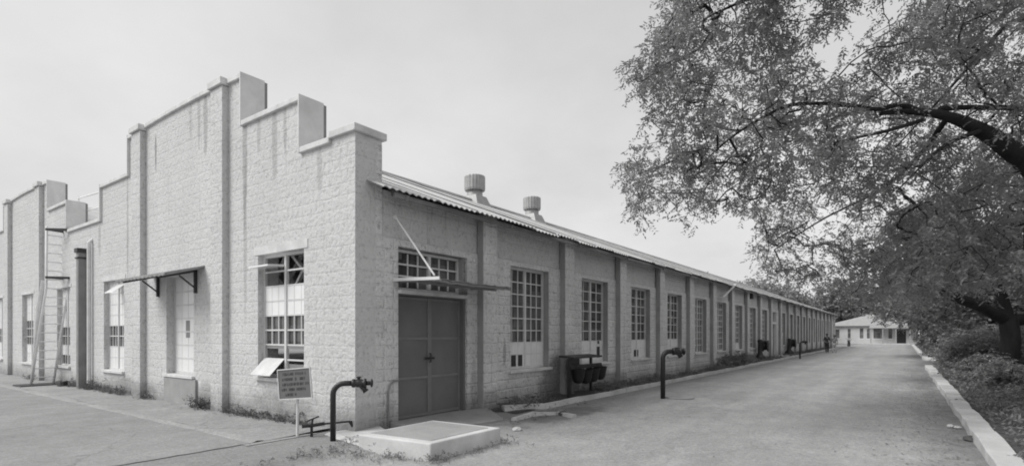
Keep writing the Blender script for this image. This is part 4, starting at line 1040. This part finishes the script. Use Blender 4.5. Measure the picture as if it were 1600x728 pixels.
# ------------------------------------------------------------------ parked motorcycle far down the road
MC = thing('motorcycle', 'small dark motorcycle parked on the road before the pale house', 'motorcycle', (77.5,-1.3,0), R(176))
for xx in (-.62,.62):
    mb = MB(); mb.lathe((xx,0,.30), [(.20,-.045),(.28,-.05),(.30,-.02),(.30,.02),(.28,.05),(.20,.045)], 18, 'y'); wh = mb.build('wheel', M['black'], MC, smooth=True)
    mb = MB(); mb.lathe((xx,0,.30), [(.03,-.06),(.19,-.02),(.19,.02),(.03,.06)], 12, 'y'); mb.build('rim', M['vent'], wh)
mb = MB(); mb.tube([(-.62,0,.30),(-.2,0,.38),(.25,0,.42),(.52,0,.85),(.50,0,.95)], .05, 8); mb.tube([(.62,0,.30),(.46,0,.98)], .035, 8); mb.box(-.2,.22,-.14,.14,.28,.58); mb.build('frame', M['dark'], MC)
mb = MB(); mb.lathe((.18,0,.74), [(.05,-.26),(.14,-.2),(.17,.05),(.14,.2),(.05,.25)], 14, 'x'); mb.build('fuel_tank', M['cloth_mid'], MC, smooth=True)
mb = MB(); mb.box(-.72,.0,-.13,.13,.70,.82); mb.build('seat', M['black'], MC, bevel=.03)
mb = MB(); mb.tube([(.40,-.34,1.02),(.48,-.1,1.0),(.48,.1,1.0),(.40,.34,1.02)], .018, 6); mb.build('handlebar', M['dark'], MC)
mb = MB(); mb.lathe((.58,0,.88), [(.05,-.06),(.10,.02),(.09,.05)], 14, 'x'); mb.build('headlight', M['vent'], MC)

# ------------------------------------------------------------------ sky, sun, camera
SUN_EL, SUN_AZ = R(46), (-.74, .62)
W = bpy.data.worlds.new('World'); S.world = W; W.use_nodes = True
t = NT(W); t.n.clear()
sky = t.add('ShaderNodeTexSky', sky_type='NISHITA'); sky.sun_disc = False
sky.sun_elevation = SUN_EL; sky.sun_rotation = math.atan2(SUN_AZ[0], SUN_AZ[1])
sky.air_density = 1.0; sky.dust_density = 4.0; sky.ozone_density = 1.0
bw = t.add('ShaderNodeRGBToBW', inp={0: sky.outputs[0]}).outputs[0]
co = t.add('ShaderNodeTexCoord').outputs['Generated']
sp = t.add('ShaderNodeSeparateXYZ', inp={0: co})
zc = t.math('MAXIMUM', sp.outputs[2], .0)
flat = t.add('ShaderNodeVectorMath', operation='DIVIDE', inp={0: co, 1: t.add('ShaderNodeCombineXYZ', inp={0: t.math('ADD', zc, .35), 1: t.math('ADD', zc, .35), 2: t.math('ADD', zc, .35)}).outputs[0]}).outputs[0]
cl = t.maprange(t.noise(flat, 1.1, 6, .55), .25, .75, -1, 1)
grad = t.maprange(t.math('POWER', zc, .6), 0, 1, 8.1, 5.5)
lum = t.math('MULTIPLY', grad, t.math('ADD', 1.0, t.math('MULTIPLY', cl, .17)))
lum = t.math('ADD', t.math('MULTIPLY', lum, .93), t.math('MULTIPLY', t.math('MINIMUM', bw, 12.0), .05))
bg = t.add('ShaderNodeBackground', inp={'Color': lum, 'Strength': .1})
o = t.add('ShaderNodeOutputWorld'); t.l.new(bg.outputs[0], o.inputs[0])
sl = bpy.data.lights.new('sun', 'SUN'); sl.energy = 2.6; sl.angle = R(35); sl.color = (1, .995, .985)
so = bpy.data.objects.new('sun', sl); COL.objects.link(so)
h = math.hypot(*SUN_AZ); d = Vector((SUN_AZ[0]/h*math.cos(SUN_EL), SUN_AZ[1]/h*math.cos(SUN_EL), math.sin(SUN_EL)))
so.rotation_euler = (-d).to_track_quat('-Z', 'Y').to_euler(); so.location = (-20, 20, 40)

cam = bpy.data.cameras.new('camera'); co_ = bpy.data.objects.new('camera', cam); COL.objects.link(co_); S.camera = co_
co_.location = (CX, CY, EYE); co_.rotation_euler = (R(90), 0, R(-54))
cam.sensor_width = 36; cam.lens = 36*F/1600; cam.shift_y = (522-364)/1600; cam.clip_end = 2000; cam.clip_start = .05
S.view_settings.view_transform = 'Standard'; S.view_settings.look = 'None'; S.view_settings.exposure = .18; S.view_settings.gamma = 1
S.render.engine = 'CYCLES'; S.cycles.use_denoising = True; S.cycles.filter_width = 1.9; S.cycles.max_bounces = 6; S.cycles.diffuse_bounces = 3; S.cycles.transmission_bounces = 4; S.cycles.transparent_max_bounces = 6
